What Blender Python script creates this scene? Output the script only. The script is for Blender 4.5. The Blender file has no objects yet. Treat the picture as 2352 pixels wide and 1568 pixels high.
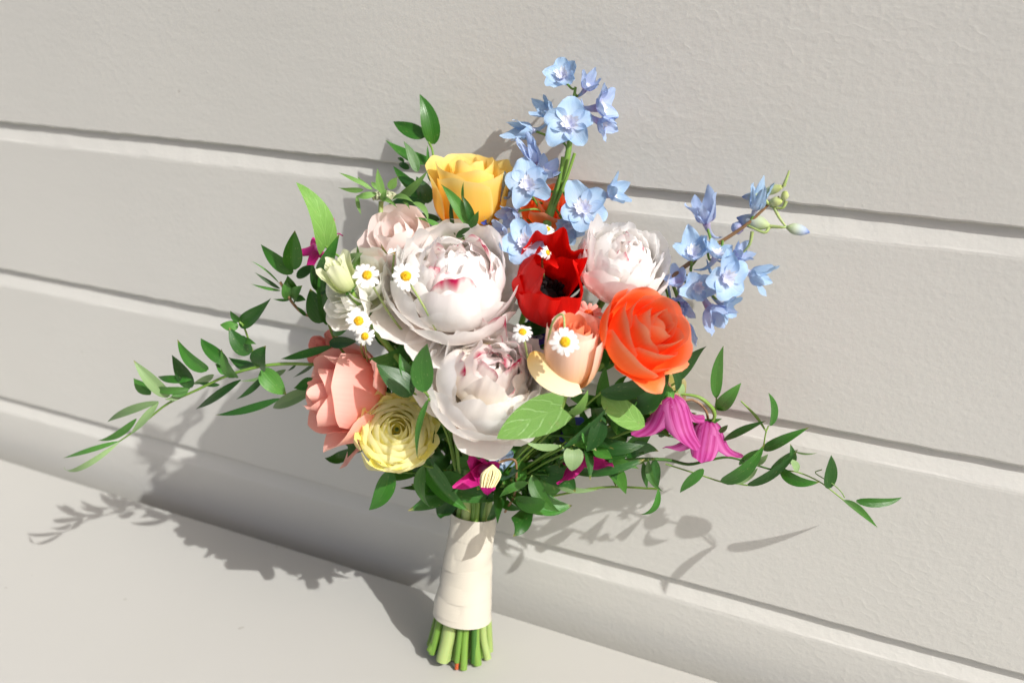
import bpy, math, random
import numpy as np
from mathutils import Vector, Matrix

random.seed(7)
RNG = np.random.RandomState(11)
scene = bpy.context.scene
COL = scene.collection

# ------------------------------------------------------------------ camera
YAW, PITCH = math.radians(26.48), math.radians(21.33)
CAM = np.array([0.0, -0.697, 0.496])
FWD = np.array([-math.sin(YAW)*math.cos(PITCH), math.cos(YAW)*math.cos(PITCH), -math.sin(PITCH)])
RGT = np.array([math.cos(YAW), math.sin(YAW), 0.0])
UPV = np.cross(RGT, FWD)
FPX = 2287.0                                   # focal length in pixels of a 2352 px wide picture
cd = bpy.data.cameras.new('camera')
cam = bpy.data.objects.new('camera', cd)
COL.objects.link(cam)
m = Matrix.Identity(4)
for i in range(3):
    m[i][0] = RGT[i]; m[i][1] = UPV[i]; m[i][2] = -FWD[i]; m[i][3] = CAM[i]
cam.matrix_world = m
cd.sensor_width = 36.0
cd.lens = 36.0*FPX/2352.0
cd.clip_start = 0.02
cd.clip_end = 200.0
scene.render.engine = 'CYCLES'
scene.cycles.max_bounces = 9; scene.cycles.diffuse_bounces = 7; scene.cycles.glossy_bounces = 2; scene.cycles.transmission_bounces = 7
scene.cycles.transparent_max_bounces = 4; scene.cycles.caustics_reflective = False; scene.cycles.caustics_refractive = False
cd.dof.use_dof = True
cd.dof.focus_distance = 0.715
cd.dof.aperture_fstop = 5.0
scene.camera = cam

# ------------------------------------------------------------------ light
SUN = np.array([-2081.0, 874.0, -1909.0]); SUN /= np.linalg.norm(SUN)     # direction the light travels
w = bpy.data.worlds.new('World'); scene.world = w; w.use_nodes = True
nt = w.node_tree
sky = nt.nodes.new('ShaderNodeTexSky'); sky.sky_type = 'NISHITA'; sky.sun_disc = False
sky.sun_elevation = math.asin(-SUN[2])
sky.sun_rotation = math.atan2(-SUN[0], -SUN[1])
sky.air_density = 0.65; sky.dust_density = 4.5; sky.ozone_density = 0.2
bg = nt.nodes['Background']; bg.inputs[1].default_value = 0.105
nt.links.new(sky.outputs[0], bg.inputs[0])
sl = bpy.data.lights.new('sun', 'SUN'); sl.energy = 3.6; sl.angle = math.radians(0.5); sl.color = (1.0, 0.985, 0.955)
so = bpy.data.objects.new('sun', sl); COL.objects.link(so)
so.rotation_euler = Vector(SUN).to_track_quat('-Z', 'Y').to_euler()
so.location = (1.5, -1.0, 2.0)
scene.view_settings.view_transform = 'Standard'
scene.view_settings.look = 'None'
scene.view_settings.exposure = 0.12
scene.view_settings.gamma = 1.0

# ------------------------------------------------------------------ helpers
def at(x, y, d):
    """world point seen at picture position (x, y), d metres in front of the wall face"""
    r = RGT*(x-1176.0)/FPX + UPV*(784.0-y)/FPX + FWD
    return CAM + r*((-d-CAM[1])/r[1])
def mpp(p):
    return float((np.asarray(p)-CAM) @ FWD)/FPX
def cdir(r, u, t):
    v = RGT*r + UPV*u - FWD*t
    return v/np.linalg.norm(v)
def unit(v):
    v = np.asarray(v, float); return v/(np.linalg.norm(v)+1e-12)
def lin(h):
    h = h.lstrip('#'); o = []
    for i in (0, 2, 4):
        c = int(h[i:i+2], 16)/255.0
        o.append(c/12.92 if c <= 0.04045 else ((c+0.055)/1.055)**2.4)
    return (o[0], o[1], o[2], 1.0)

def thing(name, label, cat, loc=(0, 0, 0), axis=None, roll=0.0, group=None):
    o = bpy.data.objects.new(name, None); o.empty_display_size = 0.01
    COL.objects.link(o)
    M = Matrix.Translation(Vector([float(a) for a in loc]))
    if axis is not None:
        q = Vector([float(a) for a in axis]).to_track_quat('Z', 'Y').to_matrix().to_4x4()
        M = M @ q @ Matrix.Rotation(roll, 4, 'Z')
    o.matrix_world = M
    o['label'] = label; o['category'] = cat
    if group: o['group'] = group
    return o

def obj(name, verts, faces, mat, parent=None, uv=None, smooth=True, world=False):
    """one mesh object; verts in the parent's own frame, or in world space with world=True"""
    verts = np.asarray(verts, float).reshape(-1, 3)
    if world and parent is not None:
        root = parent
        while root.parent is not None: root = root.parent      # children carry no transform of their own
        Mi = np.array(root.matrix_basis.inverted())
        verts = verts @ Mi[:3, :3].T + Mi[:3, 3]
    me = bpy.data.meshes.new(name)
    me.from_pydata(verts.tolist(), [], faces)
    if uv is not None:
        l = me.uv_layers.new(name='UVMap')
        li = np.empty(len(me.loops), dtype=np.int32); me.loops.foreach_get('vertex_index', li)
        l.data.foreach_set('uv', np.asarray(uv, float).reshape(-1, 2)[li].ravel())
    if smooth:
        me.polygons.foreach_set('use_smooth', [True]*len(me.polygons))
    me.materials.append(mat)
    o = bpy.data.objects.new(name, me); COL.objects.link(o)
    if parent is not None:
        o.parent = parent
    return o

_gf = {}
def grid_faces(nu, nv, close=False):
    k = (nu, nv, close)
    if k not in _gf:
        f = []
        for i in range(nu-1):
            for j in range(nv if close else nv-1):
                a = i*nv+j; b = i*nv+(j+1) % nv
                f.append((a, b, b+nv, a+nv))
        _gf[k] = f
    return _gf[k]
def grid_uv(nu, nv):
    u, v = np.meshgrid(np.linspace(0, 1, nu), np.linspace(0, 1, nv), indexing='ij')
    return np.stack([u, v], -1).reshape(-1, 2)

def wob(rs, n=4, fu=5.0, fv=6.0):
    t = [(rs.uniform(-fu, fu), rs.uniform(-fv, fv), rs.uniform(0, 6.28), rs.uniform(.5, 1)/n) for _ in range(n)]
    return lambda u, v: sum(a*np.sin(p*u+q*v+c) for p, q, c, a in t)

def bez(P, s):
    P = np.asarray(P, float); s = s[..., None]
    return (1-s)**3*P[0]+3*(1-s)**2*s*P[1]+3*(1-s)*s*s*P[2]+s**3*P[3]
def bezd(P, s):
    P = np.asarray(P, float); s = s[..., None]
    return 3*(1-s)**2*(P[1]-P[0])+6*(1-s)*s*(P[2]-P[1])+3*s*s*(P[3]-P[2])

def petal(mid, W, Rc, rs, wb=.25, um=.6, tipn=.15, rnd=.22, rag=0., crk=0., ruf=0., curl=0., roll=0., notch=0., point=0., frill=0., theta=0., nu=14, nv=11, fr=7., twist=0.):
    """petal points in the flower's frame: midline is a Bezier in the (radius, height) plane"""
    u = np.linspace(0, 1, nu); v = np.linspace(-1, 1, nv)
    U, V = np.meshgrid(u, v, indexing='ij')
    n1 = wob(rs, 5, .1, fr*1.6); n2 = wob(rs, 5, 5., fr*.7); n3 = wob(rs, 4, 3., fr*1.5); n4 = wob(rs, 6, 9., 24.)
    ln = 1-rnd*np.abs(v)**2.4 - notch*np.exp(-(v/.16)**2) + rag*n1(0*v, v) + point*(1-np.abs(v))**2
    S = np.clip(U*ln[None, :], 0, 1.12)
    wp = np.where(U < um, wb+(1-wb)*np.sin(np.pi/2*np.clip(U/um, 0, 1)), 1-tipn*((U-um)/(1-um))**2)
    p = bez(mid, S); t = bezd(mid, S); t /= np.linalg.norm(t, axis=-1, keepdims=True)+1e-9
    n = np.stack([-t[..., 1], t[..., 0]], -1)
    X = V*W*wp
    a = np.clip(X/Rc, -1.5, 1.5)
    lat = Rc*np.sin(a); dep = Rc*(1-np.cos(a))
    L = np.linalg.norm(np.asarray(mid[3])-np.asarray(mid[0]))
    e = np.clip((S-.68)/.32, 0, 1)**2
    dep = dep + crk*L*n2(U, V)*U**.8 + ruf*L*n3(U, V)*U**3 + frill*L*n4(U, V)*np.maximum(U**5, .5*np.abs(V)**4*U) - curl*L*e - roll*W*np.clip(np.abs(V)-.55, 0, 1)**2*U*2
    r = p[..., 0]+n[..., 0]*dep; h = p[..., 1]+n[..., 1]*dep
    lat = lat + twist*W*U*U
    c, s_ = math.cos(theta), math.sin(theta)
    return np.stack([r*c-lat*s_, r*s_+lat*c, h], -1)
def add_petal(parent, mat, name='petal', off=None, **k):
    nu = k.get('nu', 14); nv = k.get('nv', 11)
    g = petal(nu=nu, nv=nv, **{a: b for a, b in k.items() if a not in ('nu', 'nv')})
    if off is not None: g = g+np.asarray(off)
    return obj(name, g, grid_faces(nu, nv), mat, parent, grid_uv(nu, nv))

def crom(P, n):
    P = np.asarray(P, float); Q = np.vstack([2*P[0]-P[1], P, 2*P[-1]-P[-2]]); out = []
    for i in range(1, len(Q)-2):
        for t in np.linspace(0, 1, n, endpoint=False):
            a, b, c, d = Q[i-1:i+3]
            out.append(.5*((2*b)+(c-a)*t+(2*a-5*b+4*c-d)*t*t+(3*b-a-3*c+d)*t**3))
    out.append(P[-1]); return np.array(out)
def tube_geo(P, rad, ns=8, n=5, smooth=True):
    C = crom(P, n) if smooth else np.asarray(P, float)
    m_ = len(C); rad = np.interp(np.linspace(0, 1, m_), np.linspace(0, 1, len(rad)), rad) if np.ndim(rad) else np.full(m_, rad)
    T = np.gradient(C, axis=0); T /= np.linalg.norm(T, axis=1, keepdims=True)+1e-9
    N = np.zeros_like(C); ref = np.array([0.3, 0.9, 0.2]); N[0] = unit(ref-T[0]*(ref@T[0]))
    for i in range(1, m_):
        N[i] = unit(N[i-1]-T[i]*(N[i-1]@T[i]))
    B = np.cross(T, N); a = np.linspace(0, 2*np.pi, ns, endpoint=False)
    V = C[:, None]+rad[:, None, None]*(np.cos(a)[None, :, None]*N[:, None]+np.sin(a)[None, :, None]*B[:, None])
    f = list(grid_faces(m_, ns, True)); k = m_*ns      # cut ends get rim vertices of their own, so they stay flat
    f = f+[tuple(range(k, k+ns))[::-1], tuple(range(k+ns, k+2*ns))]
    uu, vv = np.meshgrid(np.linspace(0, 1, m_), np.linspace(0, 1, ns), indexing='ij')
    uv = np.stack([uu, vv], -1).reshape(-1, 2); V = V.reshape(-1, 3)
    return np.vstack([V, V[:ns], V[-ns:]]), f, np.vstack([uv, uv[:ns], uv[-ns:]])
def tube(name, P, rad, mat, parent, ns=8, n=5, world=True):
    V, f, uv = tube_geo(P, rad, ns, n)
    return obj(name, V, f, mat, parent, uv, world=world)
def lathe(name, prof, mat, parent, ns=14, bump=0., rs=None, off=(0, 0, 0), sq=1.0):
    prof = np.asarray(prof, float); a = np.linspace(0, 2*np.pi, ns, endpoint=False)
    V = np.stack([prof[:, 0:1]*np.cos(a)*sq, prof[:, 0:1]*np.sin(a), np.repeat(prof[:, 1:2], ns, 1)], -1)
    if bump: V = V+(rs.rand(*V.shape)-.5)*bump
    V = V+np.asarray(off)
    n = len(prof); f = list(grid_faces(n, ns, True))+[tuple(range(ns))[::-1], tuple(range((n-1)*ns, n*ns))]
    uu, vv = np.meshgrid(np.linspace(0, 1, n), np.linspace(0, 1, ns), indexing='ij')
    return obj(name, V, f, mat, parent, np.stack([uu, vv], -1).reshape(-1, 2))

# ------------------------------------------------------------------ materials
def newmat(name):
    m_ = bpy.data.materials.new(name); m_.use_nodes = True
    t = m_.node_tree; t.nodes.remove(t.nodes['Principled BSDF'])
    return m_, t, t.nodes, t.links
def nd(ns, typ, **k):
    n = ns.new(typ)
    for a, b in k.items(): setattr(n, a, b)
    return n
def ramp(ns, stops):
    r = ns.new('ShaderNodeValToRGB'); e = r.color_ramp.elements
    while len(e) > 1: e.remove(e[-1])
    e[0].position = stops[0][0]; e[0].color = lin(stops[0][1]) if isinstance(stops[0][1], str) else stops[0][1]
    for p, c in stops[1:]:
        x = e.new(p); x.color = lin(c) if isinstance(c, str) else c
    return r
def mth(ns, ls, op, a, b=None, clamp=False):
    n = ns.new('ShaderNodeMath'); n.operation = op; n.use_clamp = clamp
    for i, x in enumerate((a, b)):
        if x is None: continue
        if isinstance(x, (int, float)): n.inputs[i].default_value = x
        else: ls.new(x, n.inputs[i])
    return n.outputs[0]
def mixc(ns, ls, fac, a, b, blend='MIX'):
    n = ns.new('ShaderNodeMix'); n.data_type = 'RGBA'; n.blend_type = blend
    for i, x in ((0, fac), (6, a), (7, b)):
        if isinstance(x, (int, float)): n.inputs[i].default_value = x
        elif isinstance(x, tuple): n.inputs[i].default_value = x
        else: ls.new(x, n.inputs[i])
    return n.outputs[2]
def sheet(t, ns, ls, col, tcol, rough, trans, hgt=None, bump=.2, spec=.35, dist=.0006):
    """thin plant tissue: reflecting surface mixed with light let through"""
    b = nd(ns, 'ShaderNodeBsdfPrincipled'); b.inputs['Roughness'].default_value = rough; b.inputs['Specular IOR Level'].default_value = spec
    ls.new(col, b.inputs['Base Color'])
    tr = nd(ns, 'ShaderNodeBsdfTranslucent'); ls.new(tcol, tr.inputs[0])
    mx = nd(ns, 'ShaderNodeMixShader'); mx.inputs[0].default_value = trans
    ls.new(b.outputs[0], mx.inputs[1]); ls.new(tr.outputs[0], mx.inputs[2])
    ls.new(mx.outputs[0], ns['Material Output'].inputs[0])
    if hgt is not None:
        bp = nd(ns, 'ShaderNodeBump'); bp.inputs['Strength'].default_value = bump; bp.inputs['Distance'].default_value = dist
        ls.new(hgt, bp.inputs['Height'])
        ls.new(bp.outputs[0], b.inputs['Normal']); ls.new(bp.outputs[0], tr.inputs['Normal'])
def uvs(ns, ls):
    uvn = nd(ns, 'ShaderNodeUVMap'); uvn.uv_map = 'UVMap'
    sp = nd(ns, 'ShaderNodeSeparateXYZ'); ls.new(uvn.outputs[0], sp.inputs[0])
    return uvn.outputs[0], sp.outputs[0], sp.outputs[1]
def striae(ns, ls, uvo, su, sv, detail=3.0):
    oi = nd(ns, 'ShaderNodeObjectInfo')
    mp = nd(ns, 'ShaderNodeMapping'); mp.inputs['Scale'].default_value = (su, sv, 1); ls.new(uvo, mp.inputs[0])
    cx = nd(ns, 'ShaderNodeCombineXYZ'); ls.new(mth(ns, ls, 'MULTIPLY', oi.outputs['Random'], 37.0), cx.inputs[2])
    ad = nd(ns, 'ShaderNodeVectorMath'); ad.operation = 'ADD'; ls.new(mp.outputs[0], ad.inputs[0]); ls.new(cx.outputs[0], ad.inputs[1])
    nz = nd(ns, 'ShaderNodeTexNoise'); nz.inputs['Scale'].default_value = 1.0; nz.inputs['Detail'].default_value = detail
    ls.new(ad.outputs[0], nz.inputs['Vector'])
    return nz.outputs['Fac'], oi.outputs['Random'], ad.outputs[0]

def petal_mat(name, stops, rough=.55, trans=.32, vein=.10, edge=None, fleck=None, sat=1.0, bump=.25, stripes=None, vary=.10):
    m_, t, ns, ls = newmat(name)
    uvo, u, v = uvs(ns, ls)
    st, rnd, vec = striae(ns, ls, uvo, 2.2, 34.0)
    c = ramp(ns, stops); ls.new(mth(ns, ls, 'ADD', u, mth(ns, ls, 'MULTIPLY', mth(ns, ls, 'SUBTRACT', st, .5), .12)), c.inputs[0])
    col = c.outputs[0]
    av = mth(ns, ls, 'ABSOLUTE', mth(ns, ls, 'SUBTRACT', mth(ns, ls, 'MULTIPLY', v, 2.0), 1.0))
    if stripes:
        r = ramp(ns, stripes); ls.new(mth(ns, ls, 'ADD', av, mth(ns, ls, 'MULTIPLY', mth(ns, ls, 'SUBTRACT', st, .5), .3)), r.inputs[0])
        col = mixc(ns, ls, .65, col, r.outputs[0])
    if edge:
        e = mth(ns, ls, 'MAXIMUM', u, av)
        mr = nd(ns, 'ShaderNodeMapRange'); mr.inputs[1].default_value = edge[1]; mr.inputs[2].default_value = 1.0; ls.new(e, mr.inputs[0])
        col = mixc(ns, ls, mth(ns, ls, 'MULTIPLY', mr.outputs[0], edge[2]), col, lin(edge[0]))
    if fleck:
        nz = nd(ns, 'ShaderNodeTexNoise'); nz.inputs['Scale'].default_value = 1.0
        mp = nd(ns, 'ShaderNodeMapping'); mp.inputs['Scale'].default_value = (.6, .12, 1); ls.new(vec, mp.inputs[0]); ls.new(mp.outputs[0], nz.inputs['Vector'])
        e = mth(ns, ls, 'MAXIMUM', u, mth(ns, ls, 'MULTIPLY', av, .97))
        mr = nd(ns, 'ShaderNodeMapRange'); mr.inputs[1].default_value = fleck[1]; mr.inputs[2].default_value = fleck[1]+.12
        ls.new(mth(ns, ls, 'ADD', e, mth(ns, ls, 'MULTIPLY', mth(ns, ls, 'SUBTRACT', nz.outputs['Fac'], .5), .5)), mr.inputs[0])
        col = mixc(ns, ls, mr.outputs[0], col, lin(fleck[0]))
    k = mth(ns, ls, 'ADD', 1.0-vein*.5-vary*.5, mth(ns, ls, 'ADD', mth(ns, ls, 'MULTIPLY', st, vein), mth(ns, ls, 'MULTIPLY', rnd, vary)))
    cc = nd(ns, 'ShaderNodeCombineColor')
    for i in range(3): ls.new(k, cc.inputs[i])
    col = mixc(ns, ls, 1.0, col, cc.outputs[0], 'MULTIPLY')
    sheet(t, ns, ls, col, col, rough, trans, st, bump)
    return m_

def leaf_mat(name, dark, light, rough=.30, trans=.17, tcol='#5f9a26', vein='parallel', bump=.35, spec=.5):
    m_, t, ns, ls = newmat(name)
    uvo, u, v = uvs(ns, ls)
    st, rnd, vec = striae(ns, ls, uvo, 1.6, 26.0 if vein == 'parallel' else 6.0)
    av = mth(ns, ls, 'ABSOLUTE', mth(ns, ls, 'SUBTRACT', mth(ns, ls, 'MULTIPLY', v, 2.0), 1.0))
    mid = mth(ns, ls, 'SUBTRACT', 1.0, mth(ns, ls, 'MULTIPLY', av, 14.0), True)
    if vein == 'net':
        # side veins swept towards the tip plus a fine net between them
        ph = mth(ns, ls, 'ADD', mth(ns, ls, 'MULTIPLY', mth(ns, ls, 'SUBTRACT', u, mth(ns, ls, 'MULTIPLY', av, .42)), 12.0), mth(ns, ls, 'MULTIPLY', st, 2.0))
        sv = mth(ns, ls, 'POWER', mth(ns, ls, 'ABSOLUTE', mth(ns, ls, 'SINE', ph)), 8.0)
        side = mth(ns, ls, 'SUBTRACT', 1.0, sv)
        vo = nd(ns, 'ShaderNodeTexVoronoi'); vo.feature = 'DISTANCE_TO_EDGE'
        mp = nd(ns, 'ShaderNodeMapping'); mp.inputs['Scale'].default_value = (14, 8, 1); ls.new(uvo, mp.inputs[0]); ls.new(mp.outputs[0], vo.inputs['Vector'])
        net = mth(ns, ls, 'SUBTRACT', 1.0, mth(ns, ls, 'MULTIPLY', vo.outputs['Distance'], 7.0), True)
        one = mth(ns, ls, 'POWER', mth(ns, ls, 'ABSOLUTE', mth(ns, ls, 'COSINE', ph)), 24.0)
        vn = mth(ns, ls, 'MAXIMUM', mth(ns, ls, 'MAXIMUM', mid, mth(ns, ls, 'MULTIPLY', one, .8)), mth(ns, ls, 'MULTIPLY', net, .45))
        hgt = mth(ns, ls, 'MULTIPLY', vn, -1.0)
        fac = mth(ns, ls, 'MULTIPLY', vn, .30)
    else:
        vn = mth(ns, ls, 'MULTIPLY', mth(ns, ls, 'SUBTRACT', st, .35), .9, True)
        hgt = mth(ns, ls, 'ADD', st, mth(ns, ls, 'MULTIPLY', mid, -.4))
        fac = mth(ns, ls, 'ADD', vn, mth(ns, ls, 'MULTIPLY', mid, .3), True)
    col = mixc(ns, ls, fac, lin(dark), lin(light))
    # dry tip, only on some leaves, and a few pale freckles
    dry = mth(ns, ls, 'MULTIPLY', mth(ns, ls, 'MULTIPLY', mth(ns, ls, 'SUBTRACT', mth(ns, ls, 'ADD', u, mth(ns, ls, 'MULTIPLY', st, .10)), .96), 14.0, True), mth(ns, ls, 'GREATER_THAN', rnd, .45))
    col = mixc(ns, ls, mth(ns, ls, 'MULTIPLY', dry, .75), col, lin('#8a7a3c'))
    fk = nd(ns, 'ShaderNodeTexNoise'); fk.inputs['Scale'].default_value = 1.0; fk.inputs['Detail'].default_value = 1.0
    fm = nd(ns, 'ShaderNodeMapping'); fm.inputs['Scale'].default_value = (9, .45, 1); ls.new(vec, fm.inputs[0]); ls.new(fm.outputs[0], fk.inputs['Vector'])
    col = mixc(ns, ls, mth(ns, ls, 'MULTIPLY', mth(ns, ls, 'MULTIPLY', mth(ns, ls, 'SUBTRACT', fk.outputs['Fac'], .66), 9.0, True), .35), col, lin('#a8b070'))
    k = mth(ns, ls, 'ADD', .72, mth(ns, ls, 'MULTIPLY', rnd, .56))
    cc = nd(ns, 'ShaderNodeCombineColor')
    for i in range(3): ls.new(k, cc.inputs[i])
    col = mixc(ns, ls, 1.0, col, cc.outputs[0], 'MULTIPLY')
    tc = mixc(ns, ls, .65, col, lin(tcol))
    sheet(t, ns, ls, col, tc, rough, trans, hgt, bump, spec)
    return m_

def paint_mat(name, col, col2, grain, rough=.5, bump=.4, bdist=.0012):
    """old brush-painted wood: colour almost even, relief of brush marks, grain and pimples"""
    m_, t, ns, ls = newmat(name)
    tc = nd(ns, 'ShaderNodeTexCoord')
    def noise(scale, sv, det=4.0, rg=.55):
        mp = nd(ns, 'ShaderNodeMapping'); mp.inputs['Scale'].default_value = sv; ls.new(tc.outputs['Object'], mp.inputs[0])
        n = nd(ns, 'ShaderNodeTexNoise'); n.inputs['Scale'].default_value = scale; n.inputs['Detail'].default_value = det; n.inputs['Roughness'].default_value = rg
        ls.new(mp.outputs[0], n.inputs['Vector']); return n.outputs['Fac']
    big = noise(3.0, (1, 1, 1)); g1 = noise(60.0, grain, 5.0, .6); g2 = noise(230.0, (1, 1, 1), 3.0)
    worm = noise(95.0, (grain[0]*1.6, 1, grain[2]*.8), 2.0, .4)
    patch = mth(ns, ls, 'MULTIPLY', mth(ns, ls, 'SUBTRACT', noise(5.0, (1, 1, 1), 2.0), .42), 5.0, True)
    vo = nd(ns, 'ShaderNodeTexVoronoi'); vo.inputs['Scale'].default_value = 95.0; ls.new(tc.outputs['Object'], vo.inputs['Vector'])
    pim = mth(ns, ls, 'SUBTRACT', 1.0, mth(ns, ls, 'MULTIPLY', vo.outputs['Distance'], 7.0), True)
    pim = mth(ns, ls, 'MULTIPLY', pim, mth(ns, ls, 'GREATER_THAN', noise(22.0, (1, 1, 1), 1.0), .62))
    ridge = mth(ns, ls, 'POWER', mth(ns, ls, 'SUBTRACT', 1.0, mth(ns, ls, 'MULTIPLY', mth(ns, ls, 'ABSOLUTE', mth(ns, ls, 'SUBTRACT', worm, .5)), 9.0), True), 2.0)
    h = mth(ns, ls, 'ADD', mth(ns, ls, 'MULTIPLY', g1, .85), mth(ns, ls, 'MULTIPLY', g2, .6))
    h = mth(ns, ls, 'ADD', h, mth(ns, ls, 'MULTIPLY', mth(ns, ls, 'MULTIPLY', ridge, patch), .2))
    h = mth(ns, ls, 'ADD', h, mth(ns, ls, 'MULTIPLY', pim, .35))
    bp = nd(ns, 'ShaderNodeBump'); bp.inputs['Strength'].default_value = bump; bp.inputs['Distance'].default_value = bdist; ls.new(h, bp.inputs['Height'])
    b = nd(ns, 'ShaderNodeBsdfPrincipled'); b.inputs['Roughness'].default_value = rough; b.inputs['Specular IOR Level'].default_value = .35
    c = mixc(ns, ls, mth(ns, ls, 'MULTIPLY', mth(ns, ls, 'SUBTRACT', big, .3), 1.6, True), lin(col), lin(col2))
    dirt = mth(ns, ls, 'GREATER_THAN', noise(70.0, (1, 1, 1), 1.0), .80)
    c = mixc(ns, ls, mth(ns, ls, 'MULTIPLY', dirt, .35), c, lin('#8a8478'))
    ls.new(c, b.inputs['Base Color']); ls.new(bp.outputs[0], b.inputs['Normal'])
    ls.new(b.outputs[0], ns['Material Output'].inputs[0])
    return m_

def stem_mat(name, c1, c2, rough=.45):
    m_, t, ns, ls = newmat(name)
    uvo, u, v = uvs(ns, ls)
    st, rnd, vec = striae(ns, ls, uvo, 3.0, 12.0)
    b = nd(ns, 'ShaderNodeBsdfPrincipled'); b.inputs['Roughness'].default_value = rough
    b.inputs['Subsurface Weight'].default_value = .15; b.inputs['Subsurface Scale'].default_value = .003
    c = mixc(ns, ls, mth(ns, ls, 'ADD', mth(ns, ls, 'MULTIPLY', st, .6), mth(ns, ls, 'MULTIPLY', rnd, .5), True), lin(c1), lin(c2))
    ls.new(c, b.inputs['Base Color'])
    bp = nd(ns, 'ShaderNodeBump'); bp.inputs['Strength'].default_value = .4; bp.inputs['Distance'].default_value = .0005; ls.new(st, bp.inputs['Height']); ls.new(bp.outputs[0], b.inputs['Normal'])
    ls.new(b.outputs[0], ns['Material Output'].inputs[0]); return m_

def plain_mat(name, c1, c2, rough=.6, scale=400., bump=.5):
    m_, t, ns, ls = newmat(name)
    tc = nd(ns, 'ShaderNodeTexCoord'); n = nd(ns, 'ShaderNodeTexNoise'); n.inputs['Scale'].default_value = scale; ls.new(tc.outputs['Object'], n.inputs['Vector'])
    b = nd(ns, 'ShaderNodeBsdfPrincipled'); b.inputs['Roughness'].default_value = rough
    ls.new(mixc(ns, ls, n.outputs['Fac'], lin(c1), lin(c2)), b.inputs['Base Color'])
    bp = nd(ns, 'ShaderNodeBump'); bp.inputs['Strength'].default_value = bump; bp.inputs['Distance'].default_value = .001; ls.new(n.outputs['Fac'], bp.inputs['Height']); ls.new(bp.outputs[0], b.inputs['Normal'])
    ls.new(b.outputs[0], ns['Material Output'].inputs[0]); return m_

def satin_mat(name):
    m_, t, ns, ls = newmat(name)
    uvo, u, v = uvs(ns, ls)
    mp = nd(ns, 'ShaderNodeMapping'); mp.inputs['Scale'].default_value = (40, 5, 1); ls.new(uvo, mp.inputs[0])
    n = nd(ns, 'ShaderNodeTexNoise'); n.inputs['Scale'].default_value = 1.0; n.inputs['Detail'].default_value = 3.0; ls.new(mp.outputs[0], n.inputs['Vector'])
    b = nd(ns, 'ShaderNodeBsdfPrincipled'); b.inputs['Base Color'].default_value = lin('#cbc5b6')
    b.inputs['Roughness'].default_value = .24; b.inputs['Specular IOR Level'].default_value = .7
    b.inputs['Anisotropic'].default_value = .6; b.inputs['Sheen Weight'].default_value = .25; b.inputs['Sheen Roughness'].default_value = .4
    bp = nd(ns, 'ShaderNodeBump'); bp.inputs['Strength'].default_value = .22; bp.inputs['Distance'].default_value = .0008; ls.new(n.outputs['Fac'], bp.inputs['Height']); ls.new(bp.outputs[0], b.inputs['Normal'])
    ls.new(b.outputs[0], ns['Material Output'].inputs[0]); return m_

M = {}
M['wall'] = paint_mat('wall_paint', '#d4d3cd', '#cfcec7', (.35, 1, 1.0), bump=.28)
M['ledge'] = paint_mat('ledge_paint', '#bfbeb9', '#bbbab4', (.5, .5, .5), bump=.12, rough=.55)
M['satin'] = satin_mat('satin')
M['peony'] = petal_mat('peony_white', [(0, '#fbf0d4'), (.35, '#fbf6ee'), (.75, '#fcfaf8'), (1, '#fcfbfa')], trans=.48, vein=.05, vary=.05, bump=.07)
M['peony_pink'] = petal_mat('peony_blush', [(0, '#fde6da'), (.3, '#fff5f0'), (.7, '#fffbf8'), (1, '#fffdfb')], trans=.48, vein=.06, vary=.05, bump=.07)
M['peony_cream'] = petal_mat('peony_cream', [(0, '#f6d27a'), (.3, '#f7e6bd'), (.7, '#f8f0e2'), (1, '#f9f4ee')], trans=.48, vein=.05, vary=.05, bump=.07)
M['peony_fleck'] = petal_mat('peony_flecked', [(0, '#f5e9d0'), (.5, '#f8efe9'), (1, '#f9f2f0')], trans=.48, vein=.05, fleck=('#c81858', .94), vary=.04, bump=.07)
M['blush'] = petal_mat('blush_petal', [(0, '#fdeedc'), (.5, '#fff0ea'), (1, '#fff2ee')], trans=.48, vein=.05, vary=.04, bump=.07)
M['orange'] = petal_mat('orange_rose', [(0, '#ff9434'), (.3, '#ff7e2c'), (.7, '#ff7a34'), (1, '#ff9458')], trans=.28, vein=.10, edge=('#ffb088', .86, .95), vary=.08, rough=.6, bump=.07)
M['yellowrose'] = petal_mat('yellow_rose', [(0, '#f8841a'), (.25, '#ffb02a'), (.6, '#ffd458'), (1, '#ffe884')], trans=.40, vein=.06, edge=('#fbe9a0', .88, .7), rough=.6, bump=.07)
M['ranunc'] = petal_mat('lemon_ranunculus', [(0, '#f8ee78'), (.5, '#fff9ac'), (1, '#fffcd0')], trans=.44, vein=.05, edge=('#f6efb0', .9, .6), bump=.07)
M['coral'] = petal_mat('coral_rose', [(0, '#ffc488'), (.35, '#ffa488'), (.75, '#ffb6a8'), (1, '#ffcabe')], trans=.34, vein=.08, edge=('#f9c3b0', .92, .6), rough=.6, bump=.07)
M['peach'] = petal_mat('peach_petal', [(0, '#fbb04a'), (.35, '#fdcf98'), (.75, '#fee0c8'), (1, '#ffeadc')], trans=.34, vein=.05, bump=.07)
M['peach_in'] = petal_mat('peach_inner', [(0, '#f2803a'), (.6, '#f29062'), (1, '#f6a880')], trans=.34, vein=.05, bump=.07)
M['cream'] = petal_mat('cream_petal', [(0, '#f4c868'), (.25, '#f8e2a8'), (1, '#f9eed2')], trans=.34, vein=.05, bump=.07)
M['poppy'] = petal_mat('poppy_red', [(0, '#0a0306'), (.38, '#12030a'), (.46, '#c80a08'), (.7, '#e40d08'), (1, '#ee1a10')], trans=.34, vein=.22, rough=.6, bump=.6)
M['black'] = plain_mat('poppy_heart', '#050305', '#0c080a', .95)
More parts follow.
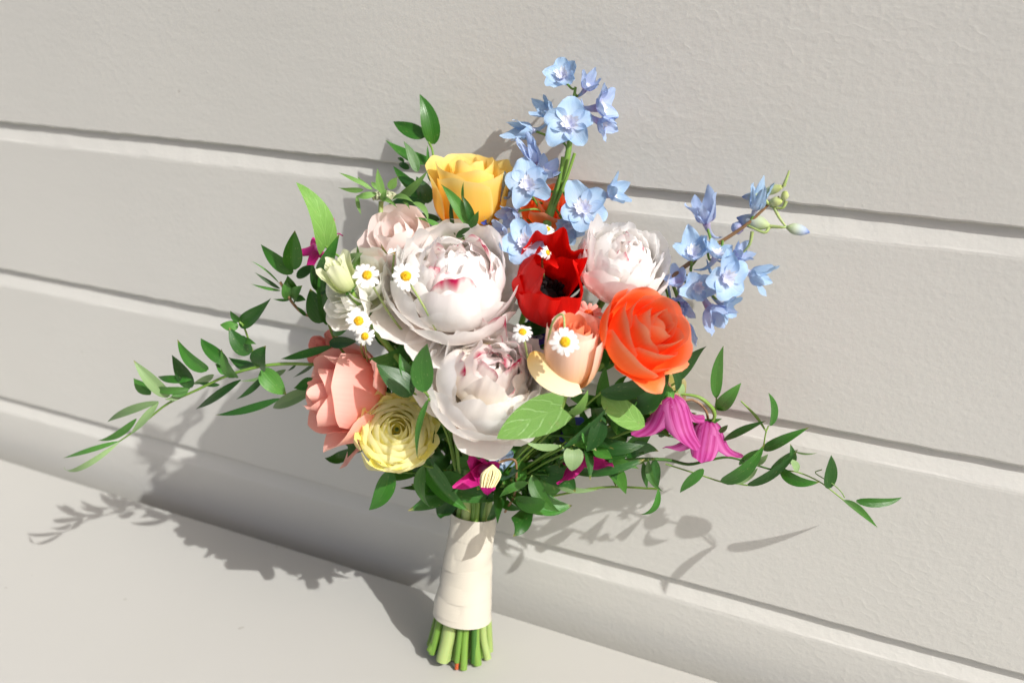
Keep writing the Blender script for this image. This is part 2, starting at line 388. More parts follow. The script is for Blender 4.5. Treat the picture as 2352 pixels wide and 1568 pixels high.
M['delph'] = petal_mat('delphinium_blue', [(0, '#dcdff4'), (.3, '#c6daf0'), (.75, '#acccec'), (1, '#b4d0ee')], trans=.36, vein=.16, bump=.5, vary=.22)
M['delph_lilac'] = petal_mat('delphinium_lilac', [(0, '#d6c4e6'), (.4, '#c0cdee'), (1, '#b2caee')], trans=.36, vein=.16, bump=.5, vary=.22)
M['delph_dark'] = petal_mat('delphinium_violet', [(0, '#7a4aa0'), (.4, '#5a55b4'), (1, '#4c63c0')], trans=.3, vein=.16)
M['bee'] = petal_mat('delphinium_eye', [(0, '#d8dcf0'), (1, '#f4f4f6')], trans=.3, vein=.05)
M['bud'] = petal_mat('delphinium_bud', [(0, '#b9cc8a'), (.35, '#c9d6bd'), (.75, '#b4c4de'), (1, '#5f7cc4')], trans=.2, vein=.12)
M['bud_green'] = petal_mat('delphinium_green_bud', [(0, '#c2d07c'), (.7, '#dfe6bc'), (.9, '#a9b8c0'), (1, '#4c66a4')], trans=.2, vein=.12)
M['ray'] = petal_mat('daisy_ray', [(0, '#e6e8cc'), (.2, '#f6f6f2'), (1, '#fafaf8')], trans=.3, vein=.05, rough=.5)
M['ray_pink'] = petal_mat('daisy_ray_pink', [(0, '#f0a080'), (.3, '#f2a698'), (1, '#f4b4a6')], trans=.3, vein=.05)
M['disc'] = plain_mat('daisy_disc', '#f2c40a', '#e0a008', .7, 900., .8)
M['disc_orange'] = plain_mat('daisy_disc_orange', '#d8560c', '#c03c08', .7, 900., .8)
M['clem'] = petal_mat('clematis', [(0, '#a81a74'), (.5, '#c03c98'), (1, '#c4449c')], trans=.28, vein=.2, bump=.5, stripes=[(0, '#c860aa'), (.12, '#98085e'), (.26, '#cc64ae'), (.42, '#9c0c64'), (.6, '#d880bc'), (1, '#bc3c94')])
M['clem_dark'] = petal_mat('clematis_dark', [(0, '#d48cc8'), (.35, '#bc1876'), (1, '#cc2a8a')], trans=.25, vein=.25, bump=.6)
M['stamen'] = plain_mat('stamen', '#efe6b8', '#e0d49a', .6)
M['lisi'] = petal_mat('lisianthus', [(0, '#dde3ae'), (.35, '#f4f5e6'), (1, '#fbfaf5')], trans=.36, vein=.06)
M['lisi_green'] = petal_mat('lisianthus_bud', [(0, '#b9cc7c'), (.5, '#dfe6b0'), (1, '#edf0d0')], trans=.34, vein=.08)
M['salmon'] = petal_mat('salmon_petal', [(0, '#e88a7c'), (1, '#ee9c90')], trans=.3, vein=.1)
M['leaf'] = leaf_mat('ruscus_leaf', '#336e22', '#4f8836')
M['leaf_dark'] = leaf_mat('ruscus_dark', '#24511e', '#366828', rough=.36)
M['leaf_mid'] = leaf_mat('leaf_mid', '#487e32', '#669a48', rough=.38)
M['leaf_light'] = leaf_mat('clematis_leaf', '#86bc58', '#aad284', rough=.42, vein='net', bump=.5, trans=.28)
M['leaf_pale'] = leaf_mat('leaf_underside', '#8cab74', '#a4bf8c', rough=.5, trans=.25)
M['leaf_fold'] = leaf_mat('clematis_leaf_small', '#4c8a34', '#6aa64a', rough=.42, vein='net', bump=.4)
M['bract'] = leaf_mat('bract', '#6f9a4c', '#93b872', rough=.5, trans=.25)
M['stem'] = stem_mat('stem_green', '#527f2a', '#86a84a')
M['stem_pale'] = stem_mat('stem_pale', '#86a050', '#a8ba78')
M['stem_dark'] = stem_mat('stem_dark', '#2e5a1c', '#4c7a2c')
M['stem_brown'] = stem_mat('stem_brown', '#7a5a3c', '#9a7c58')
M['stem_red'] = stem_mat('stem_red', '#a8441c', '#b8582c')
M['fuzz'] = plain_mat('pod_fuzz', '#c8ccae', '#a4ac84', .9, 700., 1.0)

# ------------------------------------------------------------------ the wall of lapped boards and the ledge
S = 0.165
def board_profile():
    # (depth towards viewer is -y, height from the board's top edge)
    return [(0.030, 0.004), (0.0060, 0.0035), (0.0056, 0.0), (0.0007, -0.0152), (0.0002, -0.0168), (0.0, -0.0188),
            (0.0, -0.05), (0.0, -0.09), (0.0, -0.13), (0.0, -S+0.0042), (0.0005, -S+0.0031), (0.0016, -S+0.0026), (0.030, -S+0.0024)]
wall = thing('siding_wall', 'white painted horizontal board siding wall behind the bouquet', 'wall', (-0.35, 0, -0.061))
X = np.concatenate([np.linspace(-2.6, -1.3, 20, endpoint=False), np.arange(-1.3, 0.5, 0.006), np.linspace(0.5, 1.6, 18)])
for i, top in enumerate([-0.165, 0.0, 0.165, 0.33, 0.495, 0.66, 0.825, 0.99]):
    pr = np.array(board_profile()); rs = np.random.RandomState(50+i)
    n1, n2, n3 = wob(rs, 6, 60., 1), wob(rs, 6, 300., 1), wob(rs, 5, 25., 1)
    V = np.zeros((len(X), len(pr), 3))
    V[:, :, 0] = X[:, None]; V[:, :, 1] = pr[None, :, 0]; V[:, :, 2] = pr[None, :, 1]+top
    z0 = np.zeros_like(X)
    V[:, 2:4, 1] += (0.0008*n1(X, z0)+0.0003*n2(X, z0))[:, None]
    V[:, 3:6, 2] += (0.0012*n1(X, z0+1)+0.0006*n2(X, z0+2))[:, None]
    V[:, 9:12, 2] += (0.0009*n3(X, z0)+0.0008*n2(X, z0+4))[:, None]
    V[:, 3:11, 1] += (0.0012*n3(X, z0+3))[:, None]
    obj('board', V, grid_faces(len(X), len(pr)), M['wall'], wall, world=True, smooth=False)
ZL, GAP = -0.061, 0.030
def slab(name, x0, x1, y0, y1, z0, z1, r, mat, parent, nx=60):
    """long slab with rounded long edges, slightly uneven along its length"""
    a = np.linspace(0, np.pi/2, 4); prof = []
    for cx, cz, st in ((y1-r, z1-r, 0), (y0+r, z1-r, 1), (y0+r, z0+r, 2), (y1-r, z0+r, 3)):
        for t in a: prof.append((cx+r*math.cos(t+st*np.pi/2), cz+r*math.sin(t+st*np.pi/2)))
    prof = np.array(prof); xs = np.linspace(x0, x1, nx); n = wob(np.random.RandomState(3), 6, 22., 1)
    V = np.zeros((nx, len(prof), 3)); V[:, :, 0] = xs[:, None]; V[:, :, 1] = prof[:, 0]; V[:, :, 2] = prof[:, 1]
    V[:, 0:4, 1] += (0.0012*n(xs, 0*xs))[:, None]
    k = len(prof); f = list(grid_faces(nx, k, True))+[tuple(range(k))[::-1], tuple(range((nx-1)*k, nx*k))]
    return obj(name, V, f, mat, parent)
led = slab('bench_ledge', -2.4, 1.5, -0.95, -GAP, ZL-0.04, ZL, 0.0025, M['ledge'], None, 240)
led['label'] = 'smooth white painted bench ledge the bouquet stands on'; led['category'] = 'ledge'

# ------------------------------------------------------------------ the bunch: where stems run
HT = at(1088, 1160, 0.078); HB = at(1061, 1424, 0.098); HE = at(1050, 1505, 0.0); 
r_ = RGT*(1050-1176.0)/FPX+UPV*(784-1500)/FPX+FWD; HE = CAM+r_*((ZL-CAM[2])/r_[2])
AX = unit(HT-HE); E1 = unit(RGT-AX*(RGT@AX)); E2 = np.cross(AX, E1)
NSLOT = 38
slots = list(range(NSLOT)); random.Random(5).shuffle(slots)
def stem_to_hand(parent, start, direction, r=0.003, mat='stem', pull=.5, name='stem', cut=True):
    """stem from a flower's base down through the tied handle to its cut end"""
    i = slots.pop() if slots else random.randrange(NSLOT)
    q = math.sqrt((i+.5)/NSLOT); a = i*2.39996
    c, s_ = math.cos(a)*q, math.sin(a)*q
    start = np.asarray(start, float); d = unit(direction); D = np.linalg.norm(start-HT)
    t = HT+E1*c*.0135+E2*s_*.0115
    e0 = HE+E1*c*.0235+E2*s_*.0185
    e = t+(e0-t)*(1-.07*random.random())+E1*c*.0055+E2*s_*.004
    b = t+(e0-t)*.5
    P1 = start+d*D*.25; P2 = t+(unit(start-HT)*.35+AX*.65)*D*.28
    tt = np.linspace(0, 1, 7)[:, None]
    head = (1-tt)**3*start+3*(1-tt)**2*tt*P1+3*(1-tt)*tt**2*P2+tt**3*t
    return tube(name, np.vstack([head, [t+(b-t)*.5], [b], [(b+e)/2], [e]]), np.array([r*.8]*7+[r*.88, r*.9, r*.92, r*.93]), M[mat], parent, ns=9, n=4)

# ------------------------------------------------------------------ flowers
def flower(name, label, cat, px, py, d, axis, depth=0., roll=0., group=None):
    p = at(px, py, d); a = cdir(*axis)
    return thing(name, label, cat, p-a*depth, a, roll, group), p-a*depth, a

def scale_mid(m_, k): return [(a*k, b*k) for a, b in m_]

def sepals(t, R, n, mat, L=.9, rs=None):
    for k in range(n):
        add_petal(t, M[mat], 'sepal', mid=[(.1*R, -.02*R), (.5*R*L, -.12*R), (.85*R*L, -.02*R), (1.0*R*L, .3*R*L)], W=.2*R, Rc=.6*R, rs=rs, wb=.7, um=.3, tipn=.8, rnd=.5, theta=k*6.283/n+.3, nu=8, nv=5, curl=.1)

def peony(name, label, px, py, d, axis, R, seed, mats=('peony', 'peony_pink', 'peony_fleck'), flecks=.2, roll=0., low=(), n_in=36, guard=1.0, open_=1.0, zs=1.0, cream=.2):
    rs = np.random.RandomState(seed)
    t, p, a = flower(name, label, 'peony', px, py, d, axis, .5*R*zs, roll)
    mw, mp_, mf = mats
    def sm(m_): return [(x*R, y*R*zs) for x, y in m_]
    for k in range(7):
        th = k*6.283/7+rs.uniform(-.15, .15); g = guard*rs.uniform(.93, 1.07)
        add_petal(t, M[mp_], mid=sm([(.1, .0), (.72*g, -.14), (1.06*g*open_, .16), (1.00*g*open_, .74*g)]), W=.64*R*g, Rc=1.0*R, rs=rs, wb=.3, um=.62, tipn=.10, rnd=.20, rag=.05, crk=.045, ruf=.04, frill=.03, theta=th, nu=20, nv=17, notch=.03)
    for k in range(8):
        th = k*6.283/8+.45+rs.uniform(-.2, .2); g = rs.uniform(.9, 1.08)
        add_petal(t, M[mw if k % 2 else mp_], mid=sm([(.1, .06), (.75*g, -.06), (1.05*g, .37), (.80*g, .95*g)]), W=.55*R*g, Rc=.80*R, rs=rs, wb=.3, um=.62, tipn=.08, rnd=.24, rag=.02, crk=.045, ruf=.045, frill=.015, curl=rs.uniform(-.05, .22), theta=th, nu=20, nv=17, notch=.02)
    for k in range(11):
        th = k*2.39996+rs.uniform(-.25, .25); g = rs.uniform(.88, 1.08)
        add_petal(t, M[mw], mid=sm([(.1, .1), (.72*g, .06), (.96*g, .58), (.56*g, 1.10*g)]), W=.52*R*g, Rc=.55*R, rs=rs, wb=.35, um=.6, tipn=.06, rnd=.24, rag=.03, crk=.07, ruf=.08, frill=.05, curl=rs.uniform(-.05, .32), theta=th, nu=22, nv=19, notch=.04)
    for k in range(n_in):
        q = math.sqrt((k+.3)/n_in); th = k*2.39996+rs.uniform(-.4, .4)
        rho = .66*q; top = 1.22-.20*q*q+rs.uniform(-.14, .10)
        f = rs.rand() < flecks
        mm = mf if f else (mw if rs.rand() > cream else 'peony_cream')
        add_petal(t, M[mm], mid=sm([(.03+.1*q, .45), (rho*1.2+.08, .5), (rho*1.2+.06, .85*top), (rho*rs.uniform(.55, 1.05)-.13*(1-q), top+(.04 if f else 0))]), W=R*rs.uniform(.32, .46)*(.75+.5*q), Rc=R*rs.uniform(.22, .5), rs=rs, wb=.4, um=.66, tipn=.0, rnd=.24, rag=.05, crk=.14, ruf=.19, frill=.09, curl=rs.uniform(-.2, .02+.42*q), theta=th, nu=20, nv=19, notch=rs.uniform(0, .08), fr=7.)
    for (th, L, dz, ww) in low:
        add_petal(t, M['peony_pink'], mid=sm([(.15, -.05), (.6*L, -.3), (1.0*L, -.22+dz), (1.28*L, .05+dz)]), W=ww*R, Rc=1.0*R, rs=rs, wb=.3, um=.62, tipn=.12, rnd=.24, rag=.05, crk=.04, ruf=.04, frill=.02, theta=th, nu=18, nv=15)
    sepals(t, R*.8, 4, 'leaf_mid', .7, rs)
    stem_to_hand(t, p, -a, .0034)
    return t

def rose(name, label, px, py, d, axis, R, H, n, seed, mat, roll=0., open_=1.0, curl=.16, t0=.10, cat='rose', sep=True, wide=1.15, rnd=.10, crk=.035, tipn=.08, mat_in=None, low=(), squash=.45, ruf=.03, rollb=.18, pt=.05):
    rs = np.random.RandomState(seed)
    t, p, a = flower(name, label, cat, px, py, d, axis, .5*H, roll)
    for k in range(n):
        q = (k+1)/n; th = k*2.39996+rs.uniform(-.12, .12)
        rho = R*(t0+(1-t0)*q**1.05)*open_; h = H*(1-squash*q**2.4)*rs.uniform(.96, 1.04)
        mm = M[mat_in] if (mat_in and q < .55) else M[mat]
        cr = curl*max(0, q-.25)*rs.uniform(.6, 1.3)
        add_petal(t, mm, mid=[(.05*R, 0.02*H), (rho*.95+.10*R, .02*H), (rho*1.02+.08*R, .55*h), (rho*(.93 if q < .35 else 1.0), h)], W=wide*R*(.22+.50*q)*rs.uniform(.93, 1.07), Rc=max(rho*1.02, .16*R), rs=rs, wb=.4, um=.62, tipn=tipn, rnd=rnd, rag=.045, crk=crk, ruf=ruf, curl=cr, roll=rollb*q, theta=th, nu=18, nv=15, point=pt*rs.rand(), fr=5.)
    for (th, L, dz, ww) in low:
        add_petal(t, M[mat], mid=[(.15*R, .05*H), (.6*L*R, -.05*H), (1.0*L*R, (.25+dz)*H), (1.22*L*R, (.5+dz)*H)], W=ww*R, Rc=1.3*R, rs=rs, wb=.3, um=.6, tipn=.2, rnd=.3, rag=.05, crk=.06, ruf=.06, curl=.2, theta=th, nu=18, nv=13, point=.1)
    if sep: sepals(t, R*.85, 5, 'leaf_mid', .9, rs)
    lathe('calyx', [(.01*R, -.22*R), (.14*R, -.16*R), (.2*R, -.05*R), (.16*R, .04*R)], M['stem_pale'], t, 10)
    stem_to_hand(t, p-a*.2*R, -a, .0031)
    return t

def ranunculus(name, label, px, py, d, axis, R, n, seed, mat='ranunc', H=.8, roll=0., cat='ranunculus'):
    rs = np.random.RandomState(seed)
    t, p, a = flower(name, label, cat, px, py, d, axis, .45*R, roll)
    for k in range(n):
        q = (k+1)/n; th = k*2.39996+rs.uniform(-.15, .15)
        rho = R*(.10+.90*q**.85); h = R*H*(1.0-.55*q**2.0)*rs.uniform(.97, 1.03)
        add_petal(t, M[mat], mid=[(.05*R, .02*R), (rho*1.08+.05*R, -.05*R), (rho*1.12+.02*R, .78*h), (rho*(.66+.16*q), h*1.02)], W=(rho*1.2+.05*R)*rs.uniform(.9, 1.1), Rc=max(rho*.98, .1*R), rs=rs, wb=.4, um=.6, tipn=.2, rnd=.10, rag=.012, crk=.02, ruf=.018, curl=(.05 if q > .85 else 0), theta=th, nu=16, nv=19, fr=4.)
    rr = .09*R
    for k in range(7):
        th = k*.9; add_petal(t, M['leaf_pale'], 'carpel', mid=[(.01*R, .5*R), (.05*R, .6*R), (.06*R, .66*R), (.04*R, .74*R)], W=.03*R, Rc=.05*R, rs=rs, theta=th, nu=6, nv=5)
    sepals(t, R*.8, 5, 'leaf_pale', .8, rs)
    stem_to_hand(t, p, -a, .0038, 'stem_pale')
    return t

def delph_floret(t, px, py, d, axis, R, seed, mat='delph', roll=0., close=0., back=True, ped=None, name='floret', bee=True):
    """five broad sepals, white eye, spur behind; every piece a part of the spike t"""
    rs = np.random.RandomState(seed); p = at(px, py, d); a = cdir(*axis)
    q = Vector(a).to_track_quat('Z', 'Y').to_matrix(); 
    Rm = np.array(q) @ np.array(Matrix.Rotation(roll, 3, 'Z'))
    def put(g): return g @ Rm.T+p
    nu, nv = 13, 11
    holder = None
    for k in range(5):
        th = k*6.283/5+math.pi/2+rs.uniform(-.2, .2); g = rs.uniform(.85, 1.15)
        z1 = .22+close*.5; r1 = 1.0-close*.55
        G = petal(mid=[(.05*R, 0), (.35*R, .04*R), (.72*R*(r1+.1), (.18+close*.6)*R), (1.0*R*r1*g, z1*R*2.2*(.4+close*.9)*g)], W=.55*R*g*(1-.25*close), Rc=.8*R*rs.uniform(.5, 1.3), rs=rs, wb=.16, um=.56, tipn=.26, rnd=.32, rag=.06, crk=.11, ruf=.13, theta=th, nu=nu, nv=nv, point=.09, curl=rs.uniform(-.05, .12))
        o = obj(name if k == 0 else 'sepal', put(G), grid_faces(nu, nv), M[mat], holder or t, grid_uv(nu, nv), world=True)
        if k == 0: holder = o
    if bee:
        for k in range(6):
            th = k*6.283/6+.4+rs.uniform(-.2, .2); g = rs.uniform(.8, 1.2)
            G = petal(mid=[(.04*R, .03*R), (.18*R, .10*R), (.24*R, .25*R), (.34*R*g, .36*R*g)], W=.18*R, Rc=.14*R, rs=rs, wb=.5, um=.6, rnd=.3, rag=.15, ruf=.1, theta=th, nu=8, nv=7, notch=.25)
            obj('eye_petal', put(G), grid_faces(8, 7), M['bee'], holder, grid_uv(8, 7), world=True)
    if back:
        sp = np.array([[0, 0, 0.02*R], [0, .1*R, -.5*R], [.1*R, .35*R, -1.0*R], [.2*R, .8*R, -1.25*R]])
        tube('spur', put(sp), np.array([.2*R, .12*R, .07*R, .02*R]), M[mat], holder, ns=7, n=3)
    if ped is not None:
        b = p-a*.12*R; e = np.asarray(ped); mdl = (b+e)/2-a*.4*np.linalg.norm(b-e)
        tube('pedicel', [b, mdl, e], .0009, M['stem'], t, ns=6, n=4)
    return p

def bud(t, px, py, qx, qy, d, wpx, mat='bud', spur=True):
    """closed bud from its stalk end (px,py) to its tip (qx,qy)"""
    b = at(px, py, d); e = at(qx, qy, d-.004); L = np.linalg.norm(e-b); a = unit(e-b); r = wpx*.5*mpp(b)
    N = unit(cdir(0, 0, 1)-a*(cdir(0, 0, 1)@a)); B = np.cross(a, N)
    s = np.linspace(0, 1, 9); rad = r*np.array([.25, .6, .9, 1., .98, .9, .72, .45, .08])
    an = np.linspace(0, 2*np.pi, 10, endpoint=False); ridge = 1+.10*np.cos(5*an)
    V = b+a*(s*L)[:, None, None]+(rad[:, None]*ridge)[..., None]*(np.cos(an)[None, :, None]*N+np.sin(an)[None, :, None]*B)
    f = list(grid_faces(9, 10, True))+[tuple(range(10))[::-1], tuple(range(80, 90))]
    uu, vv = np.meshgrid(s, np.linspace(0, 1, 10), indexing='ij')
    o = obj('bud', V, f, M[mat], t, np.stack([uu, vv], -1).reshape(-1, 2), world=True)
    return o

def daisy(name, label, px, py, d, axis, R, seed, stem_px=(), n=14, refl=0., mats=('ray', 'disc'), droop=0.):
    rs = np.random.RandomState(seed)
    t, p, a = flower(name, label, 'daisy', px, py, d, axis, 0.)
    for k in range(n):
        th = k*6.283/n+rs.uniform(-.11, .11); g = rs.uniform(.82, 1.08); z = -refl+rs.uniform(-.20, .14)
        add_petal(t, M[mats[0]], 'ray_petal', mid=scale_mid([(.28, -.02), (.5, .04), (.75, .02+z*.5), (1.0*g, z)], R), W=.185*R*g, Rc=.3*R*rs.choice([-1, 1]), rs=rs, wb=.55, um=.6, tipn=.12, rnd=.18, rag=.05, ruf=.02, notch=.06, theta=th, nu=9, nv=7)
    pr = [(.36*R*math.sin(x), -.03*R+.26*R*math.cos(x)) for x in np.linspace(.05, 1.7, 8)]
    lathe('disc', pr[::-1], M[mats[1]], t, 26, .07*R, rs)
    lathe('involucre', [(.06*R, -.2*R), (.2*R, -.14*R), (.3*R, -.05*R), (.28*R, -.02*R)], M['stem'], t, 10)
    if stem_px:
        pts = [p-a*.15*R]+[at(x, y, dd) for x, y, dd in stem_px]
        tube('stem', pts, .0008, M['stem_pale'], t, ns=6, n=5)
    return t

def leaf_geo(B, T, wd, N, bow=(0, 0, 0), fold=.18, kind='lance', curlt=0., rs=None, nu=15, nv=7, twist=0., wave=.03):
    B = np.asarray(B, float); T = np.asarray(T, float); L = np.linalg.norm(T-B)
    s = np.linspace(0, 1, nu); v = np.linspace(-1, 1, nv); Mq = (B+T)/2+np.asarray(bow)
    ctl = 2*Mq-.5*(B+T)
    c = (1-s)[:, None]**2*B+2*((1-s)*s)[:, None]*ctl+(s**2)[:, None]*T
    tg = 2*(1-s)[:, None]*(ctl-B)+2*s[:, None]*(T-ctl); tg /= np.linalg.norm(tg, axis=1, keepdims=True)+1e-9
    N = np.asarray(N, float); Nn = N[None]-tg*(tg@N)[:, None]; Nn /= np.linalg.norm(Nn, axis=1, keepdims=True)+1e-9
    Bn = np.cross(tg, Nn)
    if twist:
        an = twist*s; Nn, Bn = Nn*np.cos(an)[:, None]+Bn*np.sin(an)[:, None], Bn*np.cos(an)[:, None]-Nn*np.sin(an)[:, None]
    if kind == 'lance': wp = (s+.012)**.75*(1.0-s)**1.2
    elif kind == 'ovate': wp = (s+.01)**.55*(1.0-s)**1.0
    elif kind == 'heart': wp = (s+.03)**.32*(1.0-s)**.8
    elif kind == 'oval': wp = (s+.01)**.55*(1.0-s)**.55
    elif kind == 'strap': wp = (s+.02)**.35*(1.0-s)**.5
    else: wp = (s+.02)**.6*(1-s)**.8
    wp = wp/wp.max(); wp[-1] = .012
    nz = wob(rs, 4, 8., 4.)
    S_, V_ = np.meshgrid(s, v, indexing='ij')
    off = fold*np.abs(V_)*wp[:, None]*wd*.5+wave*wd*nz(S_, V_)*wp[:, None]*np.abs(V_)
    P = c[:, None]+Bn[:, None]*(V_*wp[:, None]*wd*.5)[..., None]+Nn[:, None]*off[..., None]
    if kind == 'heart':   # lobes run back past the stalk
        back = -.10*L*np.exp(-s*9)[:, None]*np.abs(V_)**.7
        P = P+tg[:, None]*back[..., None]
    return P

LRS = np.random.RandomState(99)
def leaf(t, b, e, wpx, mat='leaf', kind='lance', bow=0., zb=0., roll=None, fold=None, twist=None, name='leaf'):
    """leaf from b=(x,y,d) to e=(x,y,d), greatest width wpx; bow: sideways bend in the picture, zb: bend towards the viewer"""
    B = at(*b); T = at(*e); k = mpp(B); ln = np.linalg.norm(T-B)
    v2 = np.array([e[0]-b[0], e[1]-b[1]], float); l2 = np.linalg.norm(v2)+1e-6; pr = np.array([v2[1], -v2[0]])/l2
    bw = (RGT*pr[0]-UPV*pr[1])*bow*k-FWD*(zb*k+ln*.07*LRS.rand())
    ro = math.radians(roll if roll is not None else LRS.uniform(-38, 38))
    N0 = unit(-FWD*.9-SUN*.35+LRS.normal(0, .12, 3)); tg = unit(T-B)
    N0 = unit(N0-tg*(N0@tg)); Bn = np.cross(tg, N0)
    N = N0*math.cos(ro)+Bn*math.sin(ro)
    bw = bw+N*ln*LRS.uniform(-.10, .16)
    wd = wpx*k/max(.55, math.cos(ro))
    P = leaf_geo(B, T, wd, N, bw, LRS.uniform(.10, .35) if fold is None else fold, kind, rs=LRS, twist=LRS.uniform(-.5, .5) if twist is None else twist)
    if isinstance(mat, (list, tuple)): mat = mat[LRS.randint(len(mat))]
    return obj(name, P, grid_faces(15, 7), M[mat], t, grid_uv(15, 7), world=True)

def spray(name, label, cat, base):
    return thing(name, label, cat, at(*base))
def vine_stem(t, pts, r=.0009, mat='stem', name='stem'):
    return tube(name, [at(*p) for p in pts], r, M[mat], t, ns=6, n=4)

# ---- big blooms
peony('peony', 'large white peony with ruffled dome, upper middle of the bouquet under the yellow rose', 1043, 650, .125, (.06, .60, .80), .0490, 21, zs=.80, cream=.08, guard=.95,
      low=((-1.9, 1.02, .05, .50), (-1.15, 1.0, .1, .42), (-2.7, 1.0, .1, .45)), flecks=.16)
peony('peony', 'large blush peony flecked crimson at the front, just above the ribbon handle', 1118, 880, .145, (.20, .50, .84), .0450, 22, cream=.35, zs=.90,
      mats=('peony', 'peony_pink', 'peony_fleck'), flecks=.40, low=((-1.75, .86, .05, .5), (-.9, .84, .1, .45), (2.9, .9, .2, .45), (2.3, 1.0, .3, .36)), open_=.98)
peony('peony', 'smaller white peony on the right between the red poppy and the orange rose', 1425, 612, .075, (.22, .62, .75), .0330, 23, flecks=.10, guard=1.0, open_=.96, n_in=34, cream=.1)
rose('garden_rose', 'pale blush pink rose half hidden behind the large white peony', 922, 565, .110, (-.30, .55, .78), .030, .046, 16, 24, 'blush', t0=.2, curl=.08, squash=.3)
rose('rose', 'big bright orange rose on the right side of the bouquet', 1482, 770, .115, (.52, .40, .76), .0300, .046, 20, 25, 'orange', curl=.16, roll=.6, squash=.40, rollb=.14, wide=1.3, rnd=.10,
     low=((3.9, .86, -.10, .70), (4.9, .86, -.10, .62)))
rose('rose', 'golden yellow rose with orange base at the top of the bouquet', 1082, 450, .065, (.05, .86, .50), .0285, .052, 15, 26, 'yellowrose', curl=.20, squash=.10, t0=.12, ruf=.07, crk=.07, rollb=.03, pt=.03, roll=.35, open_=.97, wide=1.5, rnd=.07)
rose('garden_rose', 'coral pink open rose at the left edge beside the lemon ranunculus', 795, 905, .150, (-.88, .08, .46), .036, .056, 11, 27, 'coral', curl=.16, squash=.28, t0=.15, wide=1.45, rnd=.10,
     low=((2.4, 1.0, 0, .5), (3.6, 1.05, -.05, .5), (4.5, 1.12, -.1, .42), (1.2, 1.05, .1, .34), (.55, 1.15, .1, .30)), ruf=.06, roll=.2)
ranunculus('ranunculus', 'lemon yellow ranunculus with tight rings of petals facing the viewer', 910, 990, .160, (.18, .30, .93), .0292, 38, 28, H=.74)

# ---- peach rose: tulip shaped cup with ruffled orange heart and one wide cream petal
t = rose('peach_rose', 'peach cup shaped rose with orange ruffled heart and one loose cream petal', 1313, 815, .135, (.08, .80, .60), .0195, .050, 14, 29, 'peach', mat_in='peach_in', wide=1.5, rnd=.03, tipn=.0, curl=.03, squash=.05, t0=.12, rollb=0.02, open_=1.0)
B0 = at(1290, 905, .13)
rsx = np.random.RandomState(4)
P_ = leaf_geo(at(1222, 808, .155), at(1337, 902, .150), 74*mpp(B0), unit(cdir(.3, .5, .8)), RGT*-.004, -.25, 'oval', rs=rsx, nu=15, nv=9)
obj('petal', P_, grid_faces(15, 9), M['cream'], t, grid_uv(15, 9), world=True)

# ---- red poppy
t, p, a = flower('poppy', 'scarlet red poppy with black heart between the white peonies', 'poppy', 1262, 660, .108, (.06, .52, .85), .022)
rs = np.random.RandomState(31)
R = .034
for k in range(6):
    th = k*6.283/6+.2; g = rs.uniform(.86, 1.14)
    squ = .46+.54*abs(math.sin(th)); up = (.75, 1.0, .85, 1.1, .8, 1.05)[k]
    add_petal(t, M['poppy'], mid=[(.06*R, 0), (.85*R*squ, -.08*R), (1.08*R*squ*g, .50*R), ((.78 if k % 2 else .46)*R*squ*g, 1.38*up*R)], W=.84*R*g, Rc=(.80 if k % 2 else .6)*R, rs=rs, wb=.3, um=.6, tipn=.0, rnd=.14, rag=.08, crk=.20, ruf=.30, frill=.08, curl=rs.uniform(-.30, .40), theta=th, nu=28, nv=29, fr=8.)
lathe('heart', [(.02*R, .42*R), (.16*R, .40*R), (.22*R, .25*R), (.16*R, .02*R)][::-1], M['black'], t, 14)
for k in range(18):
    th = k*2.4; q = .2+.22*rs.rand()
    V, f, uv = tube_geo(np.array([[.1*R*math.cos(th), .1*R*math.sin(th), .05*R], [q*.8*R*math.cos(th), q*.8*R*math.sin(th), .3*R], [q*R*math.cos(th), q*R*math.sin(th), (.4+.15*rs.rand())*R]]), np.array([.015*R, .015*R, .05*R]), 5, 2)
    obj('stamen', V, f, M['black'], t, uv)
stem_to_hand(t, p, -a, .0028, 'stem_dark')
# ---- flowers mostly hidden
rose('rose', 'orange red rose glimpsed behind the tall blue delphinium stem', 1262, 478, .035, (.1, .6, .7), .020, .030, 10, 33, 'orange', curl=.15)
rose('ranunculus', 'pale yellow ruffled bloom tucked under the orange rose', 1520, 905, .055, (.5, -.1, .8), .020, .030, 10, 34, 'ranunc', curl=.1, cat='ranunculus')
rose('small_bloom', 'small salmon pink bloom in shade behind the coral rose', 748, 800, .12, (-.5, .5, .6), .014, .024, 8, 35, 'salmon', curl=.2, cat='flower', sep=False)

